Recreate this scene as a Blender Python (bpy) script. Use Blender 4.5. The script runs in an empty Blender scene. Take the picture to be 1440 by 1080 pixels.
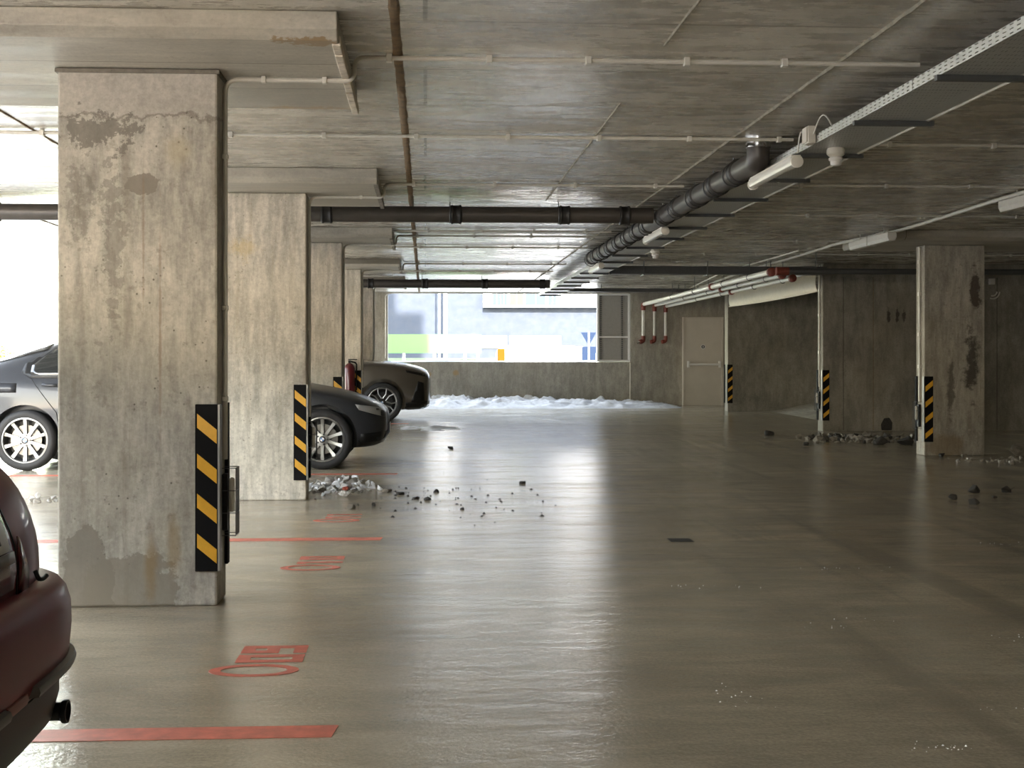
import bpy, bmesh, math, random
from mathutils import Vector, Matrix
from mathutils.bvhtree import BVHTree
R = math.radians; PI = math.pi
random.seed(7)
SC = bpy.context.scene; COL = SC.collection

# ------------------------------------------------------------------ camera
F, CAM_H, HOR, VPX = 2000.0, 1.2, 504.0, 598.0
TH = math.atan((720 - VPX) / F)
cd = bpy.data.cameras.new('camera'); cam = bpy.data.objects.new('camera', cd); COL.objects.link(cam)
cd.sensor_fit = 'HORIZONTAL'; cd.sensor_width = 36; cd.lens = 36 * F / 1440
cd.shift_y = -(540 - HOR) / 1440
cd.clip_start = 0.05; cd.clip_end = 600
cam.location = (0, 0, CAM_H); cam.rotation_euler = (R(90), 0, -TH)
SC.camera = cam

def at(px, py, Y):
    """world point seen at a photo pixel, on the cross plane at distance Y"""
    s, c = math.sin(TH), math.cos(TH)
    d = Y / (-(px - 720) / F * s + c); u = (px - 720) * d / F
    return Vector((u * c + d * s, Y, CAM_H - (py - HOR) * d / F))

def ground_z(Y):
    return 0.0 if Y < 18 else min(0.118, (Y - 18) * 0.008)

# ------------------------------------------------------------------ node helpers
def nmat(name):
    m = bpy.data.materials.new(name); m.use_nodes = True
    nt = m.node_tree; b = nt.nodes['Principled BSDF']
    return m, nt, b

def nd(nt, kind, ins=None, **props):
    n = nt.nodes.new(kind)
    for k, v in props.items(): setattr(n, k, v)
    for k, v in (ins or {}).items():
        if isinstance(v, bpy.types.NodeSocket): nt.links.new(v, n.inputs[k])
        else: n.inputs[k].default_value = v
    return n

def rgba(c): return (c[0], c[1], c[2], 1.0)

def principled(name, col, rough=0.5, metal=0.0, spec=0.5, coat=0.0, noise=0.0, nscale=20.0, bump=0.0, trans=0.0):
    m, nt, b = nmat(name)
    b.inputs['Base Color'].default_value = rgba(col); b.inputs['Roughness'].default_value = rough
    b.inputs['Metallic'].default_value = metal; b.inputs['Specular IOR Level'].default_value = spec
    b.inputs['Coat Weight'].default_value = coat; b.inputs['Coat Roughness'].default_value = 0.06
    b.inputs['Transmission Weight'].default_value = trans
    if noise or bump:
        g = nd(nt, 'ShaderNodeNewGeometry')
        t = nd(nt, 'ShaderNodeTexNoise', {'Vector': g.outputs['Position'], 'Scale': nscale, 'Detail': 5.0, 'Roughness': 0.6})
        if noise:
            mr = nd(nt, 'ShaderNodeMapRange', {'Value': t.outputs['Fac'], 'From Min': 0.3, 'From Max': 0.7, 'To Min': 1 - noise, 'To Max': 1 + noise})
            mx = nd(nt, 'ShaderNodeVectorMath', {0: (col[0], col[1], col[2])}, operation='SCALE')
            nt.links.new(mr.outputs[0], mx.inputs['Scale'])
            nt.links.new(mx.outputs[0], b.inputs['Base Color'])
        if bump:
            bp = nd(nt, 'ShaderNodeBump', {'Height': t.outputs['Fac'], 'Strength': bump, 'Distance': 0.01})
            nt.links.new(bp.outputs[0], b.inputs['Normal'])
    return m

def mixc(nt, fac, a, b_, mode='MIX'):
    n = nd(nt, 'ShaderNodeMix', data_type='RGBA', blend_type=mode)
    for s, v in ((n.inputs['Factor'], fac), (n.inputs[6], a), (n.inputs[7], b_)):
        if isinstance(v, bpy.types.NodeSocket): nt.links.new(v, s)
        elif isinstance(v, (int, float)): s.default_value = v
        else: s.default_value = rgba(v)
    return n.outputs[2]

def rng(nt, v, a, b_, lo=0.0, hi=1.0, smooth=True):
    n = nd(nt, 'ShaderNodeMapRange', {'Value': v, 'From Min': a, 'From Max': b_, 'To Min': lo, 'To Max': hi})
    if smooth: n.interpolation_type = 'SMOOTHSTEP'
    return n.outputs[0]

def concrete(name, col, stretch=(1, 1, 1), contrast=1.0, rough=0.75, spec=0.3, stains=(), pit=0.5, band=None, boards=None, bump=0.25, dirt=0.35, drip=0.0):
    """cast concrete: cloudy tone, grain along STRETCH, pits, shaped stains"""
    m, nt, b = nmat(name)
    g = nd(nt, 'ShaderNodeNewGeometry'); P = g.outputs['Position']
    mp = nd(nt, 'ShaderNodeMapping', {'Vector': P, 'Scale': stretch})
    big = nd(nt, 'ShaderNodeTexNoise', {'Vector': P, 'Scale': 1.1, 'Detail': 6.0, 'Roughness': 0.6}).outputs['Fac']
    mid = nd(nt, 'ShaderNodeTexNoise', {'Vector': mp.outputs[0], 'Scale': 3.0, 'Detail': 8.0, 'Roughness': 0.68}).outputs['Fac']
    fine = nd(nt, 'ShaderNodeTexNoise', {'Vector': P, 'Scale': 45.0, 'Detail': 6.0, 'Roughness': 0.7}).outputs['Fac']
    c1 = rng(nt, big, 0.3, 0.7, 1 - 0.16 * contrast, 1 + 0.16 * contrast)
    c2 = rng(nt, mid, 0.3, 0.7, 1 - 0.26 * contrast, 1 + 0.2 * contrast)
    c3 = rng(nt, fine, 0.3, 0.7, 1 - 0.12 * contrast, 1 + 0.1 * contrast)
    k = nd(nt, 'ShaderNodeMath', {0: c1, 1: c2}, operation='MULTIPLY').outputs[0]
    k = nd(nt, 'ShaderNodeMath', {0: k, 1: c3}, operation='MULTIPLY').outputs[0]
    base = nd(nt, 'ShaderNodeVectorMath', {0: tuple(col)}, operation='SCALE'); nt.links.new(k, base.inputs['Scale'])
    c = base.outputs[0]
    # warm and cool drifts
    tint = nd(nt, 'ShaderNodeTexNoise', {'Vector': P, 'Scale': 0.9, 'Detail': 3.0}).outputs['Fac']
    c = mixc(nt, rng(nt, tint, 0.45, 0.75, 0, 0.3), c, (col[0] * 1.0, col[1] * 0.93, col[2] * 0.76))
    # dark grime patches
    gr = nd(nt, 'ShaderNodeTexNoise', {'Vector': mp.outputs[0], 'Scale': 5.5, 'Detail': 9.0, 'Roughness': 0.75, 'Distortion': 0.6}).outputs['Fac']
    c = mixc(nt, rng(nt, gr, 0.56, 0.7, 0, dirt), c, (col[0] * 0.38, col[1] * 0.36, col[2] * 0.33))
    if drip:
        dm = nd(nt, 'ShaderNodeMapping', {'Vector': P, 'Scale': (16, 16, 0.8)})
        dn = nd(nt, 'ShaderNodeTexNoise', {'Vector': dm.outputs[0], 'Scale': 1.0, 'Detail': 5.0, 'Roughness': 0.6}).outputs['Fac']
        c = mixc(nt, rng(nt, dn, 0.52, 0.72, 0, drip), c, (col[0] * 0.55, col[1] * 0.5, col[2] * 0.42))
        c = mixc(nt, rng(nt, dn, 0.30, 0.42, drip * 0.7, 0), c, (min(1, col[0] * 1.35), min(1, col[1] * 1.35), min(1, col[2] * 1.32)))
    fm_ = nd(nt, 'ShaderNodeMapping', {'Vector': P, 'Scale': tuple(max(0.45, min(1.0, 1.6 / v_)) if v_ < 1 else 1.0 for v_ in stretch)})
    fg = nd(nt, 'ShaderNodeTexNoise', {'Vector': fm_.outputs[0], 'Scale': 19.0, 'Detail': 8.0, 'Roughness': 0.72}).outputs['Fac']
    c = mixc(nt, rng(nt, fg, 0.55, 0.68, 0, 0.42 * contrast), c, (col[0] * 0.5, col[1] * 0.47, col[2] * 0.43))
    c = mixc(nt, rng(nt, fg, 0.32, 0.45, 0.38 * contrast, 0), c, (min(1, col[0] * 1.3), min(1, col[1] * 1.3), min(1, col[2] * 1.28)))
    # air holes
    vo = nd(nt, 'ShaderNodeTexVoronoi', {'Vector': P, 'Scale': 24.0, 'Randomness': 1.0})
    hole = rng(nt, vo.outputs['Distance'], 0.06, 0.16, 1, 0)
    hm = nd(nt, 'ShaderNodeTexNoise', {'Vector': P, 'Scale': 3.1, 'Detail': 2.0}).outputs['Fac']
    hole = nd(nt, 'ShaderNodeMath', {0: hole, 1: rng(nt, hm, 0.5, 0.65, 0, pit)}, operation='MULTIPLY').outputs[0]
    c = mixc(nt, hole, c, (col[0] * 0.3, col[1] * 0.28, col[2] * 0.25))
    height = fine
    if band:                                                     # pour line: the top lift is a smoother, greyer mix
        z0, bc = band
        sx = nd(nt, 'ShaderNodeSeparateXYZ', {0: P})
        wob = nd(nt, 'ShaderNodeTexNoise', {'Vector': P, 'Scale': 6.0, 'Detail': 7.0, 'Roughness': 0.65}).outputs['Fac']
        zz = nd(nt, 'ShaderNodeMath', {0: sx.outputs[2], 1: rng(nt, wob, 0.2, 0.8, -0.06, 0.06, False)}, operation='ADD').outputs[0]
        bcs = nd(nt, 'ShaderNodeVectorMath', {0: tuple(bc)}, operation='SCALE'); nt.links.new(nd(nt, 'ShaderNodeMath', {0: c1, 1: c3}, operation='MULTIPLY').outputs[0], bcs.inputs['Scale'])
        c = mixc(nt, rng(nt, zz, z0 - 0.004, z0 + 0.004, 0, 0.8), c, bcs.outputs[0])
        ln = nd(nt, 'ShaderNodeMath', {0: zz, 1: z0}, operation='SUBTRACT').outputs[0]
        ln = nd(nt, 'ShaderNodeMath', {0: ln}, operation='ABSOLUTE').outputs[0]
        c = mixc(nt, rng(nt, ln, 0.002, 0.012, 0.6, 0), c, (col[0] * 0.35, col[1] * 0.33, col[2] * 0.3))
    if boards:                                                   # formwork panels (x length, y width)
        bx, by, mort = boards
        sw = nd(nt, 'ShaderNodeTexNoise', {'Vector': P, 'Scale': 0.5}).outputs['Color']
        bk = nd(nt, 'ShaderNodeTexBrick', {'Vector': P, 'Color1': (0.86, 0.86, 0.86, 1), 'Color2': (1.1, 1.1, 1.1, 1), 'Mortar': (0.5, 0.5, 0.5, 1), 'Scale': 1.0, 'Mortar Size': mort, 'Mortar Smooth': 0.3, 'Brick Width': bx, 'Row Height': by, 'Bias': 0.0})
        bk.offset = 0.37
        c = mixc(nt, 0.75, c, bk.outputs['Color'], 'MULTIPLY')
        c = mixc(nt, rng(nt, bk.outputs['Fac'], 0.3, 0.9, 0, 0.55), c, (col[0] * 0.3, col[1] * 0.26, col[2] * 0.2))
    for (sx_, sy_, sz_, rx, ry, rz, sc_, soft, amt, dist, *ns) in stains:
        v = nd(nt, 'ShaderNodeVectorMath', {0: P, 1: (sx_, sy_, sz_)}, operation='SUBTRACT').outputs[0]
        v = nd(nt, 'ShaderNodeVectorMath', {0: v, 1: (1 / rx if rx else 0, 1 / ry if ry else 0, 1 / rz if rz else 0)}, operation='MULTIPLY').outputs[0]
        w = nd(nt, 'ShaderNodeTexNoise', {'Vector': P, 'Scale': ns[0] if ns else 7.0, 'Detail': 9.0, 'Roughness': 0.68}).outputs['Fac']
        ln = nd(nt, 'ShaderNodeVectorMath', {0: v}, operation='LENGTH').outputs['Value']
        ln = nd(nt, 'ShaderNodeMath', {0: ln, 1: rng(nt, w, 0.25, 0.75, -dist, dist, False)}, operation='ADD').outputs[0]
        c = mixc(nt, rng(nt, ln, 1 - soft, 1 + 0.001, amt, 0), c, sc_)
    nt.links.new(c, b.inputs['Base Color'])
    nt.links.new(rng(nt, mid, 0.3, 0.7, rough - 0.1, rough + 0.1), b.inputs['Roughness'])
    b.inputs['Specular IOR Level'].default_value = spec
    h = nd(nt, 'ShaderNodeMath', {0: height, 1: mid}, operation='ADD').outputs[0]
    h = nd(nt, 'ShaderNodeMath', {0: h, 1: hole}, operation='SUBTRACT').outputs[0]
    bp = nd(nt, 'ShaderNodeBump', {'Height': h, 'Strength': bump, 'Distance': 0.008})
    nt.links.new(bp.outputs[0], b.inputs['Normal'])
    return m

# ------------------------------------------------------------------ mesh helpers
class MB:
    def __init__(s): s.v = []; s.f = []; s.m = []; s.mi = 0
    def face(s, idx): s.f.append(tuple(idx)); s.m.append(s.mi)
    def add(s, verts, faces):
        o = len(s.v); s.v += [Vector(p) for p in verts]
        for f in faces: s.face([o + i for i in f])
        return s
    def box(s, x0, y0, z0, x1, y1, z1):
        x0, x1 = sorted((x0, x1)); y0, y1 = sorted((y0, y1)); z0, z1 = sorted((z0, z1))
        return s.add([(x0, y0, z0), (x1, y0, z0), (x1, y1, z0), (x0, y1, z0), (x0, y0, z1), (x1, y0, z1), (x1, y1, z1), (x0, y1, z1)],
                     [(0, 3, 2, 1), (4, 5, 6, 7), (0, 1, 5, 4), (1, 2, 6, 5), (2, 3, 7, 6), (3, 0, 4, 7)])
    def ring(s, c, ax, r, n):
        ax = Vector(ax).normalized(); u = ax.orthogonal().normalized(); w = ax.cross(u)
        o = len(s.v)
        for i in range(n):
            a = 2 * PI * i / n; s.v.append(Vector(c) + u * (r * math.cos(a)) + w * (r * math.sin(a)))
        return o
    def lathe(s, c, ax, prof, n=24, cap0=True, cap1=True):
        """prof: (radius, distance along ax)"""
        c = Vector(c); ax = Vector(ax).normalized(); os_ = [s.ring(c + ax * d, ax, max(r, 1e-5), n) for r, d in prof]
        for a, b_ in zip(os_, os_[1:]):
            for i in range(n):
                j = (i + 1) % n; s.face((a + i, a + j, b_ + j, b_ + i))
        if cap0: s.face([os_[0] + i for i in range(n)][::-1])
        if cap1: s.face([os_[-1] + i for i in range(n)])
        return s
    def cyl(s, p0, p1, r, n=16, r1=None):
        p0, p1 = Vector(p0), Vector(p1); d = p1 - p0
        return s.lathe(p0, d, [(r, 0), (r if r1 is None else r1, d.length)], n)
    def tube(s, path, r, n=10, closed=False):
        P = [Vector(p) for p in path]; T = []
        for i in range(len(P)):
            a = P[i - 1] if (i or closed) else P[i]; b_ = P[(i + 1) % len(P)] if (i < len(P) - 1 or closed) else P[i]
            T.append((b_ - a).normalized())
        u = T[0].orthogonal().normalized(); rings = []
        for p, t in zip(P, T):
            u = (u - t * u.dot(t)).normalized(); w = t.cross(u); o = len(s.v); rings.append(o)
            for i in range(n):
                a = 2 * PI * i / n; s.v.append(p + u * (r * math.cos(a)) + w * (r * math.sin(a)))
        prs = list(zip(rings, rings[1:])) + ([(rings[-1], rings[0])] if closed else [])
        for a, b_ in prs:
            for i in range(n):
                j = (i + 1) % n; s.face((a + i, a + j, b_ + j, b_ + i))
        if not closed:
            s.face([rings[0] + i for i in range(n)][::-1]); s.face([rings[-1] + i for i in range(n)])
        return s
    def prism(s, pts, d):
        """extrude a polygon (3-D points) by vector d"""
        n = len(pts); d = Vector(d); P = [Vector(p) for p in pts]; o = len(s.v); s.v += P + [p + d for p in P]
        s.face([o + i for i in range(n)][::-1]); s.face([o + n + i for i in range(n)])
        for i in range(n):
            j = (i + 1) % n; s.face((o + i, o + j, o + n + j, o + n + i))
        return s
    def torus(s, c, ax, R_, r, n=24, k=8):
        ax = Vector(ax).normalized(); u = ax.orthogonal().normalized(); w = ax.cross(u)
        return s.tube([Vector(c) + u * (R_ * math.cos(2 * PI * i / n)) + w * (R_ * math.sin(2 * PI * i / n)) for i in range(n)], r, k, True)
    def build(s, name, mats, parent=None, smooth=True, bevel=0.0, angle=35, seg=2, org=None):
        if parent is not None: o = origin(parent)
        elif org is not None: o = Vector(org)
        else:
            xs = [p.x for p in s.v]; ys = [p.y for p in s.v]; zs = [p.z for p in s.v]
            o = Vector(((min(xs) + max(xs)) / 2, (min(ys) + max(ys)) / 2, min(zs)))
        o = Vector(o)
        me = bpy.data.meshes.new(name); me.from_pydata([p - o for p in s.v], [], s.f)
        for m in (mats if isinstance(mats, (list, tuple)) else [mats]): me.materials.append(m)
        for p, i in zip(me.polygons, s.m): p.material_index = i
        bm = bmesh.new(); bm.from_mesh(me); bmesh.ops.recalc_face_normals(bm, faces=bm.faces); bm.to_mesh(me); bm.free()
        if smooth:
            for p in me.polygons: p.use_smooth = True
            me.set_sharp_from_angle(angle=R(angle))
        ob = bpy.data.objects.new(name, me); COL.objects.link(ob)
        if parent is not None: ob.parent = parent
        else: ob.location = o
        if bevel:
            b_ = ob.modifiers.new('bevel', 'BEVEL'); b_.width = bevel; b_.segments = seg; b_.limit_method = 'ANGLE'; b_.angle_limit = R(40)
        return ob

def origin(ob):
    o = Vector(ob.location)
    return o if ob.parent is None else o + ob.parent.location

def part_from_mesh(name, me, mats, parent):
    """a ready mesh in world coordinates becomes a child of PARENT"""
    o = origin(parent); me.transform(Matrix.Translation(-o)); me.materials.clear()
    for m in (mats if isinstance(mats, (list, tuple)) else [mats]): me.materials.append(m)
    ob = bpy.data.objects.new(name, me); COL.objects.link(ob); ob.parent = parent
    return ob

def thing(name, label, cat, loc, group=None, kind=None):
    e = bpy.data.objects.new(name, None); COL.objects.link(e); e.location = loc; e.empty_display_size = 0.1
    e['label'] = label; e['category'] = cat
    if group: e['group'] = group
    if kind: e['kind'] = kind
    bpy.context.view_layer.update()
    return e

def tag(o, label, cat, group=None, kind=None):
    o['label'] = label; o['category'] = cat
    if group: o['group'] = group
    if kind: o['kind'] = kind
    return o

def struct(name, mb, mat, label, cat, **k):
    return tag(mb.build(name, mat, **k), label, cat, kind='structure')

def bend(path, rad, n=6):
    """round the corners of a polyline"""
    P = [Vector(p) for p in path]; out = [P[0]]
    for a, b_, c in zip(P, P[1:], P[2:]):
        r = min(rad, (a - b_).length * 0.45, (c - b_).length * 0.45)
        p0 = b_ + (a - b_).normalized() * r; p1 = b_ + (c - b_).normalized() * r
        for i in range(n + 1):
            t = i / n; out.append(p0 * (1 - t) ** 2 + b_ * (2 * t * (1 - t)) + p1 * t * t)
    out.append(P[-1]); return out

# ------------------------------------------------------------------ materials
WARM = (0.395, 0.378, 0.335)
M = {}
M['floor_paint'] = principled('red_floor_paint', (0.58, 0.15, 0.10), 0.45, noise=0.25, nscale=14)
M['black_rubber'] = principled('black_rubber', (0.006, 0.006, 0.0065), 0.7, spec=0.12)
M['yellow'] = principled('yellow_reflective', (0.75, 0.40, 0.03), 0.4, noise=0.06, nscale=30)
M['white_pvc'] = principled('white_pvc', (0.72, 0.70, 0.64), 0.4, noise=0.05)
M['grey_pvc'] = principled('grey_pvc', (0.60, 0.585, 0.54), 0.45, noise=0.06)
M['cast_iron'] = principled('dark_coated_iron', (0.055, 0.048, 0.043), 0.42, spec=0.6, noise=0.2, nscale=9, bump=0.06)
M['rubber_joint'] = principled('black_joint', (0.015, 0.014, 0.014), 0.5)
M['galv'] = principled('galvanised_steel', (0.62, 0.63, 0.62), 0.42, metal=0.7, noise=0.1, nscale=18)
M['dark_steel'] = principled('dark_grey_steel', (0.10, 0.105, 0.11), 0.45, metal=0.5, noise=0.1)
M['red_iron'] = principled('red_fitting', (0.20, 0.045, 0.030), 0.45, noise=0.15)
M['white_pipe'] = principled('white_painted_pipe', (0.78, 0.77, 0.72), 0.35, noise=0.05)
M['fabric'] = principled('cream_fabric', (0.74, 0.70, 0.60), 0.75, noise=0.06, bump=0.1)
M['lens'] = principled('opal_diffuser', (0.82, 0.82, 0.80), 0.25, spec=0.6)
M['door_paint'] = principled('beige_door_paint', (0.60, 0.56, 0.49), 0.5, noise=0.04, nscale=4)
M['steel_bar'] = principled('satin_bar', (0.80, 0.80, 0.78), 0.35)
M['black_plastic'] = principled('black_plastic', (0.009, 0.009, 0.0095), 0.45, spec=0.3)
M['tyre'] = principled('tyre_rubber', (0.014, 0.014, 0.015), 0.7, noise=0.2, nscale=40)
M['alloy'] = principled('silver_alloy', (0.26, 0.26, 0.257), 0.33, metal=0.85)
M['dark_alloy'] = principled('dark_alloy', (0.04, 0.04, 0.042), 0.35, metal=0.6)
M['disc'] = principled('brake_disc', (0.12, 0.115, 0.11), 0.4, metal=0.9)
M['glass'] = principled('tinted_glass', (0.012, 0.014, 0.015), 0.05, spec=0.7)
M['grey_paint'] = principled('graphite_car_paint', (0.034, 0.037, 0.044), 0.42, metal=0.15, spec=0.3, coat=0.18, noise=0.08, nscale=3)
M['bronze_paint'] = principled('bronze_grey_car_paint', (0.115, 0.100, 0.085), 0.3, metal=0.55, coat=1.0)
M['red_paint'] = principled('dark_red_car_paint', (0.125, 0.009, 0.017), 0.42, spec=0.2, coat=0.12, noise=0.12, nscale=5)
M['red_lamp'] = principled('red_lamp_glass', (0.075, 0.004, 0.006), 0.2, coat=0.3)
M['clear_lamp'] = principled('headlamp_glass', (0.35, 0.36, 0.37), 0.08, spec=0.8)
M['chrome'] = principled('chrome', (0.75, 0.75, 0.75), 0.12, metal=1.0)
M['strip_grey'] = principled('grey_rub_strip', (0.075, 0.072, 0.068), 0.4)
M['plate'] = principled('number_plate', (0.42, 0.42, 0.40), 0.4)
M['snow'] = principled('dirty_snow', (0.72, 0.74, 0.78), 0.7, noise=0.18, nscale=9, bump=0.5)
M['slush'] = principled('grey_slush', (0.36, 0.345, 0.32), 0.6, noise=0.4, nscale=16, bump=0.6)
M['stone'] = principled('dark_stone', (0.035, 0.032, 0.028), 0.8, noise=0.4, nscale=25, bump=0.5)
M['pale_stone'] = principled('pale_stone', (0.22, 0.20, 0.17), 0.8, noise=0.35, nscale=25, bump=0.5)
M['ext_red'] = principled('extinguisher_red', (0.09, 0.005, 0.010), 0.3, coat=0.4)
M['rust_seam'] = principled('rusty_seam', (0.17, 0.115, 0.06), 0.85, noise=0.5, nscale=14, bump=0.6)
M['pale_seam'] = principled('pale_mortar_seam', (0.27, 0.25, 0.20), 0.85, noise=0.5, nscale=14, bump=0.6)
M['dull_zinc'] = principled('dull_zinc', (0.25, 0.245, 0.23), 0.4, metal=0.6)
M['blue'] = principled('badge_blue', (0.10, 0.22, 0.45), 0.3)
M['white'] = principled('white_paint', (0.8, 0.8, 0.8), 0.4)

# floor: worn, sealed concrete
def floor_material():
    m, nt, b = nmat('sealed_concrete_floor')
    g = nd(nt, 'ShaderNodeNewGeometry'); P = g.outputs['Position']
    big = nd(nt, 'ShaderNodeTexNoise', {'Vector': P, 'Scale': 0.45, 'Detail': 5.0, 'Roughness': 0.6}).outputs['Fac']
    mpx = nd(nt, 'ShaderNodeMapping', {'Vector': P, 'Scale': (0.7, 1.6, 1)})
    mid = nd(nt, 'ShaderNodeTexNoise', {'Vector': mpx.outputs[0], 'Scale': 2.4, 'Detail': 8.0, 'Roughness': 0.65, 'Distortion': 0.5}).outputs['Fac']
    fine = nd(nt, 'ShaderNodeTexNoise', {'Vector': P, 'Scale': 70.0, 'Detail': 5.0, 'Roughness': 0.65}).outputs['Fac']
    k = nd(nt, 'ShaderNodeMath', {0: rng(nt, big, 0.3, 0.7, 0.82, 1.14), 1: rng(nt, mid, 0.3, 0.7, 0.84, 1.12)}, operation='MULTIPLY').outputs[0]
    k = nd(nt, 'ShaderNodeMath', {0: k, 1: rng(nt, fine, 0.3, 0.7, 0.84, 1.12)}, operation='MULTIPLY').outputs[0]
    base = nd(nt, 'ShaderNodeVectorMath', {0: (0.415, 0.36, 0.27)}, operation='SCALE'); nt.links.new(k, base.inputs['Scale'])
    c = base.outputs[0]
    # swept tyre tracks curving towards the ramp on the right
    wm = nd(nt, 'ShaderNodeMapping', {'Vector': P, 'Rotation': (0, 0, R(-6)), 'Scale': (1.5, 0.07, 1)})
    tr = nd(nt, 'ShaderNodeTexNoise', {'Vector': wm.outputs[0], 'Scale': 2.0, 'Detail': 6.0, 'Roughness': 0.6, 'Distortion': 0.35}).outputs['Fac']
    sx = nd(nt, 'ShaderNodeSeparateXYZ', {0: P})
    side = rng(nt, sx.outputs[0], 0.6, 2.4, 0, 1)
    tk = nd(nt, 'ShaderNodeMath', {0: rng(nt, tr, 0.5, 0.66, 0, 0.5), 1: side}, operation='MULTIPLY').outputs[0]
    c = mixc(nt, tk, c, (0.17, 0.15, 0.115))
    tk2 = nd(nt, 'ShaderNodeMath', {0: rng(nt, tr, 0.34, 0.46, 0.16, 0), 1: side}, operation='MULTIPLY').outputs[0]
    c = mixc(nt, tk2, c, (0.5, 0.46, 0.38))
    # dark dirty tongues and dried salt
    dn = nd(nt, 'ShaderNodeTexNoise', {'Vector': mpx.outputs[0], 'Scale': 3.2, 'Detail': 10.0, 'Roughness': 0.72, 'Distortion': 0.8}).outputs['Fac']
    c = mixc(nt, rng(nt, dn, 0.58, 0.74, 0, 0.3), c, (0.15, 0.13, 0.10))
    c = mixc(nt, rng(nt, dn, 0.28, 0.40, 0.05, 0), c, (0.50, 0.47, 0.40))
    nt.links.new(c, b.inputs['Base Color'])
    wet = nd(nt, 'ShaderNodeTexNoise', {'Vector': mpx.outputs[0], 'Scale': 1.3, 'Detail': 3.0, 'Roughness': 0.5, 'Distortion': 0.4}).outputs['Fac']
    r = nd(nt, 'ShaderNodeMath', {0: rng(nt, wet, 0.35, 0.65, 0.13, 0.21), 1: rng(nt, dn, 0.55, 0.75, 0, 0.08)}, operation='ADD').outputs[0]
    nt.links.new(r, b.inputs['Roughness'])
    b.inputs['Specular IOR Level'].default_value = 0.9
    wavy = nd(nt, 'ShaderNodeTexNoise', {'Vector': mpx.outputs[0], 'Scale': 4.2, 'Detail': 2.5, 'Roughness': 0.5}).outputs['Fac']
    grain = nd(nt, 'ShaderNodeTexNoise', {'Vector': P, 'Scale': 34.0, 'Detail': 4.0, 'Roughness': 0.7}).outputs['Fac']
    h = nd(nt, 'ShaderNodeMath', {0: rng(nt, grain, 0.2, 0.8, 0, 1.1, False), 1: rng(nt, wavy, 0.2, 0.8, 0, 2.4, False)}, operation='ADD').outputs[0]
    bp = nd(nt, 'ShaderNodeBump', {'Height': h, 'Strength': 0.16, 'Distance': 0.009})
    nt.links.new(bp.outputs[0], b.inputs['Normal'])
    return m
M['floor'] = floor_material()

Y_P = [6.97, 12.12, 17.27, 22.42, 27.57]
p1_stains = [
    (-1.37, 0, 2.04, 0.075, 0, 0.05, (0.21, 0.19, 0.16), 0.05, 0.85, 0.45, 11.0),
    (-1.58, 0, 2.31, 0.17, 0, 0.085, (0.15, 0.14, 0.12), 0.25, 0.75, 1.5, 16.0),
    (-1.63, 0, 0.10, 0.13, 0, 0.27, (0.22, 0.20, 0.165), 0.04, 0.85, 0.35),
    (-1.43, 0, 0.04, 0.24, 0, 0.24, (0.23, 0.21, 0.17), 0.05, 0.8, 0.35),
    (-1.325, 0, 0.20, 0.045, 0, 0.24, (0.25, 0.165, 0.065), 0.8, 0.6, 0.3),
    (-1.215, 0, 0.30, 0.05, 0, 0.20, (0.26, 0.18, 0.075), 0.9, 0.55, 0.35),
    (-1.28, 0, 1.30, 0.010, 0, 0.75, (0.24, 0.165, 0.11), 0.9, 0.6, 0.6),
    (-1.36, 0, 1.75, 0.009, 0, 0.45, (0.24, 0.165, 0.11), 0.9, 0.5, 0.6),
    (-1.50, 0, 1.75, 0.05, 0, 0.34, (0.14, 0.13, 0.11), 0.3, 0.45, 1.8, 19.0),
    (-1.66, 0, 1.95, 0.06, 0, 0.16, (0.15, 0.14, 0.12), 0.3, 0.4, 1.8, 22.0),
    (-1.20, 0, 2.20, 0.09, 0, 0.12, (0.42, 0.36, 0.23), 0.9, 0.45, 0.4),
]
M['pillar'] = concrete('pillar_concrete', WARM, (4.5, 4.5, 1.1), 1.2, stains=p1_stains, band=(2.37, (0.40, 0.38, 0.345)), drip=0.38, pit=0.9)
M['pillar_pale'] = concrete('pale_pillar_concrete', (0.51, 0.485, 0.43), (4.5, 4.5, 0.9), 1.2, stains=[
    (-1.55, 0, 2.12, 0.16, 0, 0.12, (0.50, 0.39, 0.19), 0.9, 0.5, 0.9, 9.0)], drip=0.4, pit=0.7, dirt=0.3)
M['pillar_stained'] = concrete('stained_pillar_concrete', (0.37, 0.35, 0.31), (4, 4, 0.9), 1.25, stains=[
    (6.74, 0, 1.15, 0.10, 0, 0.55, (0.045, 0.04, 0.035), 0.6, 0.85, 0.75),
    (6.78, 0, 2.05, 0.08, 0, 0.30, (0.05, 0.035, 0.028), 0.5, 0.85, 0.85),
    (6.48, 0, 0.9, 0.06, 0, 0.45, (0.07, 0.06, 0.05), 0.6, 0.7, 0.75),
    (6.40, 0, 0.12, 0.30, 0, 0.22, (0.22, 0.16, 0.09), 0.5, 0.6, 0.3)], drip=0.45, pit=0.5)
M['wall'] = concrete('wall_concrete', (0.26, 0.247, 0.215), (2.0, 2.0, 0.7), 1.1, stains=[
    (7.42, 22.42, 1.90, 0.035, 1, 0.12, (0.05, 0.045, 0.04), 0.5, 0.9, 0.9),
    (7.56, 22.42, 1.90, 0.035, 1, 0.12, (0.05, 0.045, 0.04), 0.5, 0.9, 0.9),
    (7.68, 22.42, 1.90, 0.035, 1, 0.10, (0.05, 0.045, 0.04), 0.5, 0.8, 0.9)], drip=0.22, dirt=0.3)
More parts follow.
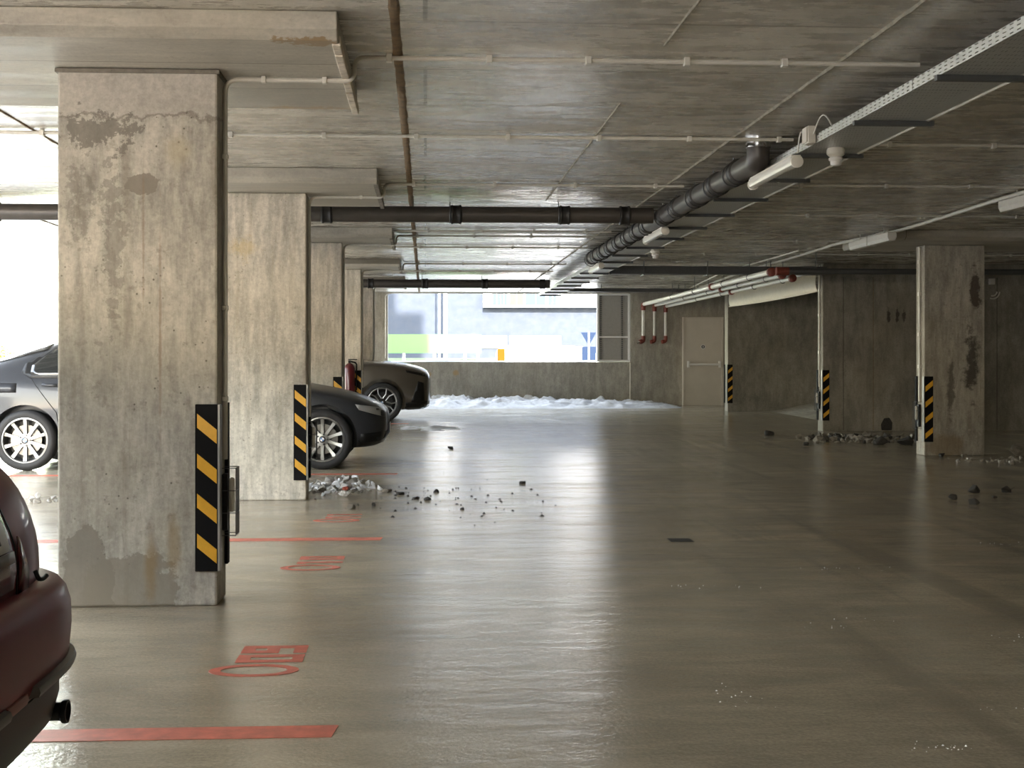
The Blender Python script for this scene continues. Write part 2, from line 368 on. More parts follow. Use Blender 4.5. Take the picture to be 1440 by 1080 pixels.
M['wall_back'] = concrete('back_wall_concrete', (0.36, 0.34, 0.295), (2.2, 2.2, 0.7), 0.9, stains=[
    (0.70, 0, 0.86, 0.10, 0, 0.10, (0.38, 0.24, 0.10), 0.7, 0.7, 0.5),
    (0.10, 0, 0.83, 0.06, 0, 0.08, (0.38, 0.24, 0.10), 0.7, 0.6, 0.5)], drip=0.3, dirt=0.3)
M['ceiling'] = concrete('ceiling_concrete', (0.53, 0.505, 0.45), (0.7, 2.2, 1), 0.95, rough=0.27, spec=0.75, boards=(11.0, 1.07, 0.012), bump=0.10, dirt=0.3, pit=0.8)
M['panel'] = concrete('drop_panel_concrete', (0.44, 0.415, 0.362), (0.6, 4, 3), 0.8, rough=0.5, spec=0.45, bump=0.14, dirt=0.2, boards=(9.0, 0.62, 0.006), stains=[
    (-0.50, 6.33, 2.60, 0.16, 0.09, 0.022, (0.29, 0.19, 0.085), 0.35, 0.8, 0.9, 14.0), (-0.65, 8.03, 2.60, 0.42, 0.08, 0.022, (0.33, 0.22, 0.10), 0.5, 0.65, 0.9, 14.0)])
M['rust_patch'] = principled('rust_coloured_spall', (0.30, 0.17, 0.055), 0.9, noise=0.6, nscale=22, bump=1.0)

# ------------------------------------------------------------------ the setting
XL, XR, YB, YE, ZC = -5.7, 12.0, -9.0, 32.72, 2.72
fl = MB()
ys = [YB, 18.0, YE + 0.4]
for a, b_ in zip(ys, ys[1:]):
    fl.add([(XL, a, ground_z(a)), (XR, a, ground_z(a)), (XR, b_, ground_z(b_)), (XL, b_, ground_z(b_))], [(0, 1, 2, 3)])
for a, b_ in zip(ys, ys[1:]):
    fl.add([(XL, a, -0.3), (XL, b_, -0.3), (XL, b_, ground_z(b_)), (XL, a, ground_z(a))], [(0, 1, 2, 3)])
struct('floor', fl, M['floor'], 'worn glossy concrete floor of the garage with tyre tracks', 'floor', org=(0, 0, 0))
struct('ceiling', MB().box(XL, YB, ZC, XR, YE + 0.3, ZC + 0.08), M['ceiling'], 'flat board-marked concrete ceiling slab over the whole garage', 'ceiling', org=(0, 0, 0))

OX0, OX1, OZ0, OZ1 = -0.86, 4.75, 1.118, 2.70
wb = MB()
wb.box(XL, YE, 0, OX0, YE + 0.3, ZC).box(OX0, YE, 0, OX1, YE + 0.3, OZ0).box(OX0, YE, OZ1, OX1, YE + 0.3, ZC).box(OX1, YE, 0, XR, YE + 0.3, ZC)
struct('wall_back', wb, M['wall_back'], 'concrete end wall with a long open window above a parapet', 'wall', smooth=False)
struct('wall_ramp', MB().box(6.33, 29.5, 0, XR, 29.8, ZC), M['wall'], 'concrete wall behind the ramp, under the cream curtain', 'wall', bevel=0.015)
struct('wall_right', MB().box(6.35, 22.42, 0, XR, 22.72, ZC), M['wall'], 'dark concrete wall beyond the right-hand pillar', 'wall', bevel=0.015)
struct('wall_side', MB().box(XR, YB, 0, XR + 0.25, YE + 0.3, ZC), M['wall'], 'concrete side wall far to the right of the aisle', 'wall', smooth=False)
struct('wall_rear', MB().box(-2.8, YB - 0.25, 0, XR, YB, ZC), M['wall'], 'concrete wall behind the viewer beside the entrance', 'wall', smooth=False)
struct('wall_kerb', MB().box(XL - 0.15, YB, -0.2, XL, YE, 0.16), M['wall_back'], 'low concrete kerb along the open left side', 'kerb', smooth=False)
# ramp in the recess on the right
rp = MB(); za = ground_z(25) - 0.0
rp.add([(7.2, 22.73, 0.03), (7.2, 29.49, 0.085), (11.9, 29.49, 0.95), (11.9, 22.73, 0.90), (7.2, 22.73, 0.0), (7.2, 29.49, 0.0), (11.9, 29.49, 0.0), (11.9, 22.73, 0.0)],
       [(0, 1, 2, 3), (4, 7, 6, 5), (0, 4, 5, 1), (1, 5, 6, 2), (2, 6, 7, 3), (3, 7, 4, 0)])
struct('ramp', rp, concrete('ramp_concrete', (0.36, 0.335, 0.285), (8, 0.8, 1), 1.0), 'grooved concrete ramp climbing to the right behind the curtain', 'ramp', smooth=False)

def seam(name, x, y0, y1, w, h, mat, label):
    mb = MB(); n = int((y1 - y0) / 0.12); pr = None
    for i in range(n + 1):
        y = y0 + (y1 - y0) * i / n; j = random.uniform(-0.0015, 0.0015); k = w * random.uniform(0.9, 1.1) / 2; hh = h * random.uniform(0.6, 1.2)
        o = len(mb.v); mb.v += [Vector((x + j - k, y, ZC + 0.002)), Vector((x + j - k * 0.5, y, ZC - hh)), Vector((x + j + k * 0.5, y, ZC - hh)), Vector((x + j + k, y, ZC + 0.002))]
        if pr is not None:
            for q in range(3): mb.face((pr + q, pr + q + 1, o + q + 1, o + q))
        pr = o
    return struct(name, mb, mat, label, 'seam')
seam('trim_1', -0.136, 1.5, YE, 0.055, 0.008, M['rust_seam'], 'rusty straight seam along the ceiling, beside the left drop panels')
seam('trim_2', 2.112, 1.5, YE, 0.022, 0.014, M['pale_seam'], 'raised mortar seam along the ceiling beside the black drainpipe')
seam('trim_3', 1.16, 1.5, 6.85, 0.018, 0.008, M['pale_seam'], 'short thin ceiling seam nearest the viewer')
seam('trim_4', 1.16, 8.4, 13.6, 0.016, 0.008, M['pale_seam'], 'short thin ceiling seam over the middle of the aisle')
seam('trim_5', -2.6, 8.2, 20.0, 0.02, 0.008, M['rust_seam'], 'thin dark ceiling seam left of the pillars')
seam('trim_6', -4.2, 8.2, 24.0, 0.03, 0.008, M['rust_seam'], 'dark ceiling seam by the open left edge')

# ------------------------------------------------------------------ pillars with their drop panels
which = ['nearest wide concrete pillar with a damp patch at its foot', 'pale streaky concrete pillar, second of the left row', 'concrete pillar beside the front of the graphite sedan, third of the left row',
         'concrete pillar carrying the red fire extinguisher, fourth of the left row', 'concrete pillar behind the bronze-grey car, last of the left row']
ords = ['nearest', 'second', 'third', 'fourth', 'last']
def pillar(x0, y0, label, mat, grp):
    z = ground_z(y0)
    t = thing('concrete_pillar', label, 'pillar', (x0 + 0.38, y0 + 0.15, z), grp, 'thing')
    MB().box(x0, y0, z, x0 + 0.762, y0 + 0.30, 2.599).build('shaft', mat, t, smooth=False, bevel=0.012)
    return t
PX0 = -1.768
pils = []
for i, y in enumerate(Y_P):
    pils.append(pillar(PX0, y, which[i], M['pillar'] if i in (0,) else M['pillar_pale'], 'row of pillars beside the parking bays'))
    e = MB()                                                     # square fillet under the panel
    if i == 0:
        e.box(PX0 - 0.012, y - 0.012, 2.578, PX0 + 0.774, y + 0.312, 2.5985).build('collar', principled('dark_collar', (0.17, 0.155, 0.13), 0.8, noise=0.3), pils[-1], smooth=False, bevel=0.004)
pr_ = pillar(6.146, 17.20, 'dark-stained concrete pillar on the right side of the aisle', M['pillar_stained'], None)

def drop_panel(x0, x1, y0, label, rust=False, grp='drop panels over the left pillars'):
    t = thing('drop_panel', label, 'drop panel', ((x0 + x1) / 2, y0 + 0.925, 2.60), grp, 'thing')
    y1 = y0 + 1.85
    mb = MB()                                                    # slab thickening with a chamfered lower edge
    pr = [(y0, 2.719), (y0, 2.640), (y0 + 0.035, 2.615), (y0 + 0.06, 2.601), (y1 - 0.06, 2.601), (y1, 2.64), (y1, 2.719)]
    mb.prism([(x0, a, b_) for a, b_ in pr], (x1 - x0, 0, 0))
    mb.build('slab', M['panel'], t, smooth=False, bevel=0.006)
    b = MB()                                                     # pale mortar blocks left along the inner edge
    k = y0 + 0.12
    while k < y1 - 0.1:
        l = random.uniform(0.12, 0.24); b.box(x1 - 0.03, k, 2.588 + random.uniform(-.004, .004), x1 + 0.008, k + l - 0.02, 2.632 + random.uniform(-.006, .006)); k += l
    b.build('edge_mortar', M['pale_stone'] if not rust else principled('pale_edge_mortar', (0.62, 0.56, 0.47), 0.8, noise=0.3), t, smooth=False, bevel=0.004)
    return t
for i, y in enumerate(Y_P):
    drop_panel(PX0 - 0.62, -0.385, y + 0.15 - 0.87, f'concrete ceiling thickening over the {ords[i]} left pillar', rust=(i == 0))
drop_panel(5.45, 8.0, 17.35 - 0.87, 'concrete ceiling thickening over the stained right pillar', grp=None)

# ------------------------------------------------------------------ hazard strips
def hazard(xe, y0, side, label, z0=0.17, ln=0.808, grp='striped corner guards'):
    """corner guard: striped front board, plain folded return on the pillar's side. side=+1: the corner is the board's right edge"""
    w = 0.104; zz = ground_z(y0); t = thing('corner_guard', label, 'hazard strip', (xe, y0, zz + z0), grp)
    xa, xb = (xe - w, xe + 0.004) if side > 0 else (xe - 0.004, xe + w)
    f = MB(); f.box(xa, y0 - 0.02, zz + z0, xb, y0 - 0.002, zz + z0 + ln); f.build('striped_board', M['black_rubber'], t, smooth=False, bevel=0.003)
    for k in range(4):
        s = MB(); m0, m1 = xa + 0.010, xb - 0.004
        zt = zz + z0 + ln - 0.045 - 0.193 * k
        if side > 0: pts = [(m0, zt), (m1, zt - 0.078), (m1, zt - 0.146), (m0, zt - 0.068)]
        else: pts = [(m0, zt - 0.078), (m1, zt), (m1, zt - 0.068), (m0, zt - 0.146)]
        s.prism([(a, y0 - 0.0202, b_) for a, b_ in pts], (0, -0.0012, 0)); s.build('yellow_stripe', M['yellow'], t, smooth=False)
    sx = xe + side * 0.004
    r = MB(); r.box(sx, y0 - 0.02, zz + z0, sx + side * 0.012, y0 + 0.045, zz + z0 + ln); r.build('metal_return', M['dull_zinc'], t, smooth=False, bevel=0.002)
    d = MB(); d.box(sx - side * 0.002, y0 + 0.235, zz + z0, sx + side * 0.014, y0 + 0.302, zz + z0 + ln); d.build('rear_board', M['black_rubber'], t, smooth=False, bevel=0.002)
    return t
for i, y in enumerate(Y_P[:4]):
    hazard(PX0 + 0.762, y, 1, f'black and yellow striped corner guard on the {ords[i]} left pillar')
hazard(6.146, 17.20, -1, 'black and yellow striped corner guard on the stained right pillar')
hazard(6.35, 22.42, -1, 'black and yellow striped corner guard on the wall end right of the curtain')
hazard(6.33, 29.5, -1, 'black and yellow striped corner guard on the wall end beside the grey door')

# ------------------------------------------------------------------ caged gas detectors low on the corners
def gas_detector(x, yc, side, label, grp='caged gas detectors'):
    z0 = 0.33 + ground_z(yc); z1 = z0 + 0.33; t = thing('gas_detector', label, 'gas detector', (x, yc, z0), grp)
    a, b_ = x + side * 0.003, x + side * 0.075
    body = MB(); body.box(a, yc - 0.035, z0 + 0.02, x + side * 0.03, yc + 0.035, z1 - 0.03); body.build('housing', M['black_plastic'], t, bevel=0.006)
    tb = MB(); tb.lathe((x + side * 0.047, yc, z0 + 0.11), (0, 0, 1), [(0.008, 0), (0.016, 0.01), (0.016, 0.16), (0.008, 0.17)], 12); tb.build('sensor_tube', M['white_pvc'], t)
    for k in range(4):
        z = z0 + 0.33 * k / 3
        w = MB(); w.tube([(a, yc - 0.06, z), (b_, yc - 0.06, z), (b_, yc + 0.06, z), (a, yc + 0.06, z)], 0.0025, 5); w.build('cage_hoop', M['dark_steel'], t)
    v = MB()
    for k in range(5):
        y = yc - 0.06 + 0.03 * k; v.tube([(b_, y, z0), (b_, y, z1)], 0.002, 5)
    v.tube([(x + side * 0.04, yc - 0.06, z0), (x + side * 0.04, yc - 0.06, z1)], 0.002, 5)
    v.build('cage_bars', M['dark_steel'], t)
    return t
for i, y in enumerate(Y_P[:3]):
    gas_detector(PX0 + 0.764, y + 0.15, 1, f'wire-caged gas detector low on the {ords[i]} left pillar')
gas_detector(6.144, 17.35, -1, 'wire-caged gas detector low on the stained right pillar')
gas_detector(6.348, 22.57, -1, 'wire-caged gas detector on the wall end right of the curtain')

# ------------------------------------------------------------------ conduits
def conduit(path, label, mat='white_pvc', r=0.012, clips=(), rad=0.09, grp=None, name='ceiling_conduit', cdir=(0, 0, 1)):
    P = bend(path, rad); t = thing(name, label, 'conduit', P[0], grp)
    MB().tube(P, r, 10).build('pipe', M[mat], t)
    for c in clips:
        c = Vector(c); q = MB(); d = Vector(cdir)
        q.box(c.x - r * 1.25, c.y - r * 1.8, c.z - r * 1.7, c.x + r * 1.25, c.y + r * 1.8, c.z + r * 1.5)
        if abs(d.z): q.box(c.x - 0.006, c.y - 0.01, c.z + r, c.x + 0.006, c.y + 0.01, ZC)
        q.build('clip', M[mat], t, smooth=False, bevel=0.003)
    return t
cg = 'conduits across the ceiling'
for i, y in enumerate(Y_P):
    xs_ = PX0 + 0.762 + 0.016; yc = y + 0.155; zt = 2.583; zc = 2.70
    end = 2.52 if i == 0 else 2.25
    path = [(xs_, yc, 0.70 + ground_z(yc)), (xs_, yc, zt), (-0.37 + 0.0, yc, zt), (-0.352, yc, zc), (end, yc, zc)]
    path[2] = (-0.352, yc, zt)
    cl = [(-0.8, yc, zt), (-0.5, yc, zt)] if i < 1 else [(-0.55, yc, zt)]
    cl2 = [(-0.18 + 0.5 * k if i == 0 else -0.1 + 0.7 * k, yc, zc) for k in range(5 if i == 0 else 4)]
    P = bend(path, 0.07); t = thing('ceiling_conduit', f'thin conduit climbing the {ords[i]} left pillar and crossing the ceiling', 'conduit', path[0], cg)
    MB().tube(P, 0.0125, 10).build('pipe', M['grey_pvc'], t)
    for c in cl: MB().box(c[0] - 0.012, yc - 0.018, zt - 0.016, c[0] + 0.012, yc + 0.018, 2.60).build('clip', M['grey_pvc'], t, smooth=False, bevel=0.003)
    for c in cl2: MB().box(c[0] - 0.015, yc - 0.022, zc - 0.021, c[0] + 0.015, yc + 0.022, ZC).build('clip', M['grey_pvc'], t, smooth=False, bevel=0.003)
    for z in (1.0, 1.45, 2.2): MB().box(xs_ - 0.014, yc - 0.018, z - 0.012, xs_ + 0.015, yc + 0.018, z + 0.012).build('clip', M['grey_pvc'], t, smooth=False, bevel=0.003)
mids = [(9.62, -4.8, 2.52, 'thin conduit across the ceiling between the first two left pillars'), (14.75, -4.8, 2.2, 'thin conduit across the ceiling just past the first black drainpipe'),
        (16.75, -0.36, 2.2, 'thin conduit across the ceiling in front of the third left pillar'), (19.2, -4.8, 2.2, 'thin conduit across the ceiling beyond the third left pillar'),
        (24.4, -4.8, 2.2, 'thin conduit across the ceiling beyond the fourth left pillar')]
for y, xa, xb, lab in mids:
    conduit([(xa, y, 2.70), (xb, y, 2.70)], lab, clips=[(xa + 0.4 + 0.62 * k, y, 2.70) for k in range(int((xb - xa - 0.4) / 0.62) + 1)], grp=cg)
for y, xa, xb, lab in [(9.8, 2.95, 7.5, 'thin conduit on the ceiling right of the cable tray, nearest the viewer'), (12.15, 2.95, 8.5, 'thin conduit on the ceiling right of the cable tray, second from the viewer'),
                       (14.7, 2.95, 9.5, 'thin conduit on the ceiling in front of the stained right pillar'), (17.95, 2.95, 10.0, 'thin conduit on the ceiling behind the stained right pillar'), (20.2, 2.95, 10.5, 'thin conduit on the ceiling before the dark right wall')]:
    conduit([(xa, y, 2.70), (xb, y, 2.70)], lab, clips=[(xa + 0.3 + 0.75 * k, y, 2.70) for k in range(int((xb - xa - 0.3) / 0.75) + 1)], grp=cg, mat='grey_pvc')
# verticals on the lit faces of the right pillar and wall ends
conduit([(6.13, 17.33, 0.66), (6.13, 17.33, 2.58)], 'conduit down the lit face of the stained right pillar', r=0.014, name='wall_conduit', cdir=(1, 0, 0), clips=[(6.131, 17.33, z) for z in (1.1, 1.5, 2.0, 2.4)])
conduit([(6.334, 22.56, 0.74), (6.334, 22.56, 2.70)], 'conduit down the lit wall end right of the curtain', r=0.014, name='wall_conduit', cdir=(1, 0, 0), clips=[(6.335, 22.56, z) for z in (1.3, 1.9, 2.3)])
conduit([(OX0 - 0.05, YE - 0.02, 1.2), (OX0 - 0.05, YE - 0.02, 2.66), (OX0 + 0.1, YE - 0.02, 2.70), (4.7, YE - 0.02, 2.70)], 'white conduit framing the left and top of the open window', r=0.013, name='wall_conduit', cdir=(1, 0, 0))

# ------------------------------------------------------------------ drainpipes
def drain(path, r, label, couplings, rods, elbow=None):
    t = thing('drainpipe', label, 'drainpipe', path[0])
    MB().tube(bend(path, 0.16, 8), r, 24).build('pipe', M['cast_iron'], t)
    for c, ax in couplings:
        c = Vector(c); ax = Vector(ax)
        MB().lathe(c - ax * 0.055, ax, [(r + 0.001, 0), (r + 0.014, 0.006), (r + 0.016, 0.02), (r + 0.010, 0.03), (r + 0.010, 0.08), (r + 0.016, 0.09), (r + 0.014, 0.104), (r + 0.001, 0.11)], 28).build('coupling', M['rubber_joint'], t)
    for (x, y, z) in rods:
        q = MB(); q.tube([(x, y, z + r), (x, y, ZC)], 0.005, 6); q.torus((x, y, z), (1, 0, 0) if abs(path[0][0] - path[-1][0]) > abs(path[0][1] - path[-1][1]) else (0, 1, 0), r + 0.006, 0.006, 24, 6)
        q.build('hanger', M['dark_steel'], t)
    return t
zd = 2.60
drain([(-5.5, 13.85, zd), (2.23, 13.85, zd)], 0.078, 'long black drainpipe crossing the aisle, nearest of the two crossings',
      [((x, 13.85, zd), (1, 0, 0)) for x in (-4.1, -2.0, -0.95, 0.30, 1.36, 1.95)], [(x, 13.85, zd) for x in (-3.4, 0.24, 1.30)])
drain([(-5.5, 26.2, 2.575), (2.30, 26.2, 2.575)], 0.078, 'black drainpipe crossing just before the open window, farthest of the two crossings',
      [((x, 26.2, 2.575), (1, 0, 0)) for x in (-1.0, 0.0, 1.1, 2.16)], [(x, 26.2, 2.575) for x in (-0.06, 1.04)])
ycs = [10.45, 11.2, 12.0, 12.9, 13.65, 14.7, 15.4, 16.1, 16.85, 17.6, 18.35, 19.1, 19.75]
drain([(2.33, 9.85, ZC - 0.001), (2.33, 9.85, 2.585), (2.33, 19.95, 2.605)], 0.080, 'black drainpipe with many couplings running along the cable tray',
      [((2.33, y, 2.585 + (y - 9.85) * 0.002), (0, 1, 0)) for y in ycs], [(2.33, y + 0.2, 2.586) for y in ycs])
tag(MB().lathe((2.33, 9.85, 2.672), (0, 0, 1), [(0.082, 0), (0.088, 0.004), (0.088, 0.038), (0.082, 0.042)], 24, False, False).build('pipe_clamp', M['chrome']), 'shiny steel clamp where the black drainpipe enters the ceiling', 'clamp')

# ------------------------------------------------------------------ perforated cable tray
def tray_material(name, axis):
    m, nt, b = nmat(name)
    g = nd(nt, 'ShaderNodeNewGeometry'); sx = nd(nt, 'ShaderNodeSeparateXYZ', {0: g.outputs['Position']})
    along = sx.outputs[1] if axis == 'y' else sx.outputs[0]
    across = sx.outputs[0] if axis == 'y' else sx.outputs[1]
    u = nd(nt, 'ShaderNodeMath', {0: across, 1: sx.outputs[2]}, operation='ADD').outputs[0]       # runs round the fold
    def cell(v, per, duty, off=0.0):
        f = nd(nt, 'ShaderNodeMath', {0: nd(nt, 'ShaderNodeMath', {0: v, 1: off}, operation='ADD').outputs[0], 1: per}, operation='DIVIDE').outputs[0]
        f = nd(nt, 'ShaderNodeMath', {0: f}, operation='FRACT').outputs[0]
        return nd(nt, 'ShaderNodeMath', {0: f, 1: duty}, operation='LESS_THAN').outputs[0]
    row = nd(nt, 'ShaderNodeMath', {0: cell(u, 0.0185, 0.34, 0.0), 1: cell(along, 0.075, 0.5)}, operation='MULTIPLY').outputs[0]
    tr = nd(nt, 'ShaderNodeBsdfTransparent')
    mx = nd(nt, 'ShaderNodeMixShader', {0: row, 1: b.outputs[0], 2: tr.outputs[0]})
    nt.links.new(mx.outputs[0], nt.nodes['Material Output'].inputs['Surface'])
    b.inputs['Base Color'].default_value = (0.66, 0.67, 0.65, 1); b.inputs['Metallic'].default_value = 0.8; b.inputs['Roughness'].default_value = 0.42
    return m
M['tray_y'] = tray_material('slotted_galvanised_sheet', 'y'); M['tray_x'] = tray_material('slotted_galvanised_sheet_cross', 'x')
TX0, TX1, TZ0, TZ1 = 2.44, 2.82, 2.547, 2.60
t = thing('cable_tray', 'long slotted galvanised cable tray hung along the right of the aisle', 'cable tray', (TX0, 4.0, TZ0))
for k in range(14):
    a = 3.0 + 2.0 * k; b_ = min(a + 1.992, 30.6)
    sgm = MB()
    if k in (3, 6): sgm.box(TX0 - 0.003, a - 0.06, TZ0 + 0.004, TX0 - 0.001, a + 0.06, TZ1 - 0.004)
    sgm.box(TX0, a, TZ0, TX0 + 0.0015, b_, TZ1).box(TX1 - 0.0015, a, TZ0, TX1, b_, TZ1).box(TX0, a, TZ0 - 0.001, TX1, b_, TZ0 + 0.0005)
    sgm.box(TX0, a, TZ1 - 0.001, TX0 + 0.008, b_, TZ1 + 0.001).box(TX1 - 0.008, a, TZ1 - 0.001, TX1, b_, TZ1 + 0.001)
    sgm.build('tray_length', M['tray_y'], t, smooth=False)
for k in range(19):
    y = 6.62 + 1.3 * k
    q = MB().box(TX0 - 0.02, y - 0.02, TZ0 - 0.028, TX1 + 0.06, y + 0.02, TZ0 - 0.002)
    for x in (TX1 + 0.045,): q.tube([(x, y, TZ0 - 0.03), (x, y, ZC)], 0.004, 6)
    q.build('cross_bracket', M['dark_steel'], t, smooth=False)
# cables lying in the tray
cb = MB()
for k in range(7):
    x = TX0 + 0.04 + 0.045 * k; y = 3.0; pts = []
    while y < 30.4: pts.append((x + random.uniform(-0.012, 0.012), y, TZ0 + 0.012 + random.uniform(0, 0.006))); y += 0.6
    cb.tube(pts, 0.009, 6)
tag(cb.build('power_cables', M['black_plastic']), 'bundle of black cables lying in the long cable tray', 'cables', kind='stuff')
conduit([(TX1 + 0.025, 3.0, 2.556), (TX1 + 0.025, 30.0, 2.556)], 'white conduit running along the right edge of the long cable tray', r=0.014, name='ceiling_conduit', mat='white_pvc',
        clips=())
# second tray crossing to the right
t = thing('cable_tray', 'dark cable tray crossing to the right before the three white pipes', 'cable tray', (2.9, 22.2, 2.53))
MB().box(2.90, 22.0, 2.52, 6.3, 22.0015, 2.64).box(2.90, 22.3, 2.52, 6.3, 22.3015, 2.64).box(2.90, 22.0, 2.519, 6.3, 22.3, 2.5205).build('tray_length', M['dark_steel'], t, smooth=False)
for x in (3.4, 4.4, 5.4): MB().tube([(x, 21.98, 2.5), (x, 21.98, ZC)], 0.008, 6).tube([(x, 21.98, 2.505), (x, 22.32, 2.505)], 0.008, 6).build('hanger', M['dark_steel'], t)
t = thing('cable_tray', 'dark cable tray crossing close to the end wall', 'cable tray', (2.9, 29.0, 2.58))
MB().box(2.90, 29.0, 2.57, 6.2, 29.0015, 2.64).box(2.90, 29.25, 2.57, 6.2, 29.2515, 2.64).box(2.90, 29.0, 2.569, 6.2, 29.25, 2.5705).build('tray_length', M['dark_steel'], t, smooth=False)
for x in (3.6, 5.2): MB().tube([(x, 28.98, 2.56), (x, 28.98, ZC)], 0.008, 6).build('hanger', M['dark_steel'], t)

# ------------------------------------------------------------------ luminaires, detectors, boxes
def tube_light(x, y0, label, z=2.475):
    t = thing('ceiling_luminaire', label, 'luminaire', (x, y0, z), 'tube luminaires under the cable tray')
    L = 1.23
    q = MB(); pts = [(-0.034, 0.034), (-0.039, 0.006), (-0.03, -0.020), (0, -0.03), (0.03, -0.020), (0.039, 0.006), (0.034, 0.034)]
    q.prism([(x + a, y0 + 0.02, z + b_) for a, b_ in pts], (0, L - 0.04, 0)); q.build('diffuser', M['lens'], t, angle=50)
    MB().box(x - 0.03, y0 + 0.03, z + 0.034, x + 0.03, y0 + L - 0.03, z + 0.046).build('back_rail', M['white_pvc'], t, smooth=False)
    for yy in (y0, y0 + L - 0.02): MB().lathe((x, yy, z), (0, 1, 0), [(0.025, -0.004), (0.040, 0), (0.040, 0.022), (0.025, 0.026)], 20).build('end_cap', M['white_pvc'], t)
    return t
for x, y, lab in ((2.365, 8.93, 'white tube luminaire under the cable tray beside the drain elbow'), (2.38, 14.0, 'white tube luminaire under the cable tray just past the first drain crossing'),
                  (2.40, 19.3, 'white tube luminaire under the cable tray at the end of the long drainpipe')):
    tube_light(x, y, lab, 2.455 if y < 13 else 2.465)
def smoke(x, y, z, label):
    t = thing('smoke_detector', label, 'smoke detector', (x, y, z), 'detectors under the cable tray')
    MB().lathe((x, y, z), (0, 0, -1), [(0.05, -0.02), (0.058, -0.005), (0.058, 0.02), (0.045, 0.032), (0.036, 0.036)], 24).build('base', M['white_pvc'], t)
    MB().lathe((x, y, z), (0, 0, -1), [(0.034, 0.036), (0.045, 0.045), (0.045, 0.058), (0.036, 0.066), (0.033, 0.09), (0.02, 0.094)], 24).build('head', M['white'], t)
smoke(2.62, 8.95, 2.525, 'white round detector under the cable tray beside the near luminaire')
smoke(2.80, 17.2, 2.51, 'small white detector hanging at the tray edge beyond the first drain crossing')
t = thing('ceiling_junction_box', 'white square junction box with looped cables on the cable tray side', 'junction box', (2.415, 8.80, 2.54))
MB().box(2.385, 8.75, 2.545, 2.437, 8.86, 2.655).build('box', M['white_pvc'], t, bevel=0.006)
MB().box(2.374, 8.757, 2.552, 2.385, 8.853, 2.648).build('lid', M['white_pvc'], t, bevel=0.004)
def loop(p0, p1, h, n=12):
    p0, p1 = Vector(p0), Vector(p1)
    return [p0.lerp(p1, i / n) + Vector((0, 0, h * math.sin(PI * i / n))) for i in range(n + 1)]
MB().tube(loop((2.42, 8.745, 2.60), (2.44, 8.42, 2.60), 0.09), 0.005, 6).build('cable_loop', M['grey_pvc'], t)
MB().tube(loop((2.384, 8.875, 2.63), (2.365, 8.925, 2.505), 0.05), 0.005, 6).build('cable_loop', M['grey_pvc'], t)

def box_light(x, y0, label, z=2.60):
    t = thing('ceiling_luminaire', label, 'luminaire', (x, y0, z), 'boxy luminaires right of the aisle')
    pts = [(-0.055, 0.05), (-0.055, -0.01), (-0.035, -0.05), (0.035, -0.05), (0.055, -0.01), (0.055, 0.05)]
    MB().prism([(x + a, y0, z + b_) for a, b_ in pts], (0, 1.5, 0)).build('housing', M['white_pvc'], t, smooth=False, bevel=0.006)
    MB().tube(bend([(x + 0.06, y0 + 0.75, z + 0.06), (x + 0.06, y0 + 0.75, z - 0.055), (x - 0.06, y0 + 0.75, z - 0.055), (x - 0.06, y0 + 0.75, z + 0.06)], 0.02), 0.006, 6).build('strap', M['grey_pvc'], t)
    for k in (0.3, 1.2): MB().tube([(x, y0 + k, z + 0.04), (x, y0 + k, ZC)], 0.006, 6).build('hanger', M['grey_pvc'], t)
box_light(5.34, 16.0 - 0.0, 'pale boxy luminaire beside the stained right pillar')
box_light(5.34, 11.35, 'pale boxy luminaire at the right edge of the view')
conduit([(5.30, 10.5, 2.69), (5.36, 13.2, 2.685), (5.50, 15.6, 2.69), (5.47, 16.6, 2.68), (5.30, 17.9, 2.68), (5.42, 20.5, 2.69), (5.42, 23.5, 2.69), (5.75, 29.5, 2.69)],
        'thick white flexible conduit snaking along the ceiling over the boxy luminaires', r=0.02, rad=0.4)
conduit([(5.05, 19.0, 2.66), (5.05, 24.0, 2.66), (5.5, 29.4, 2.66)], 'thin white conduit beside the three white fire pipes', r=0.012, rad=0.3)

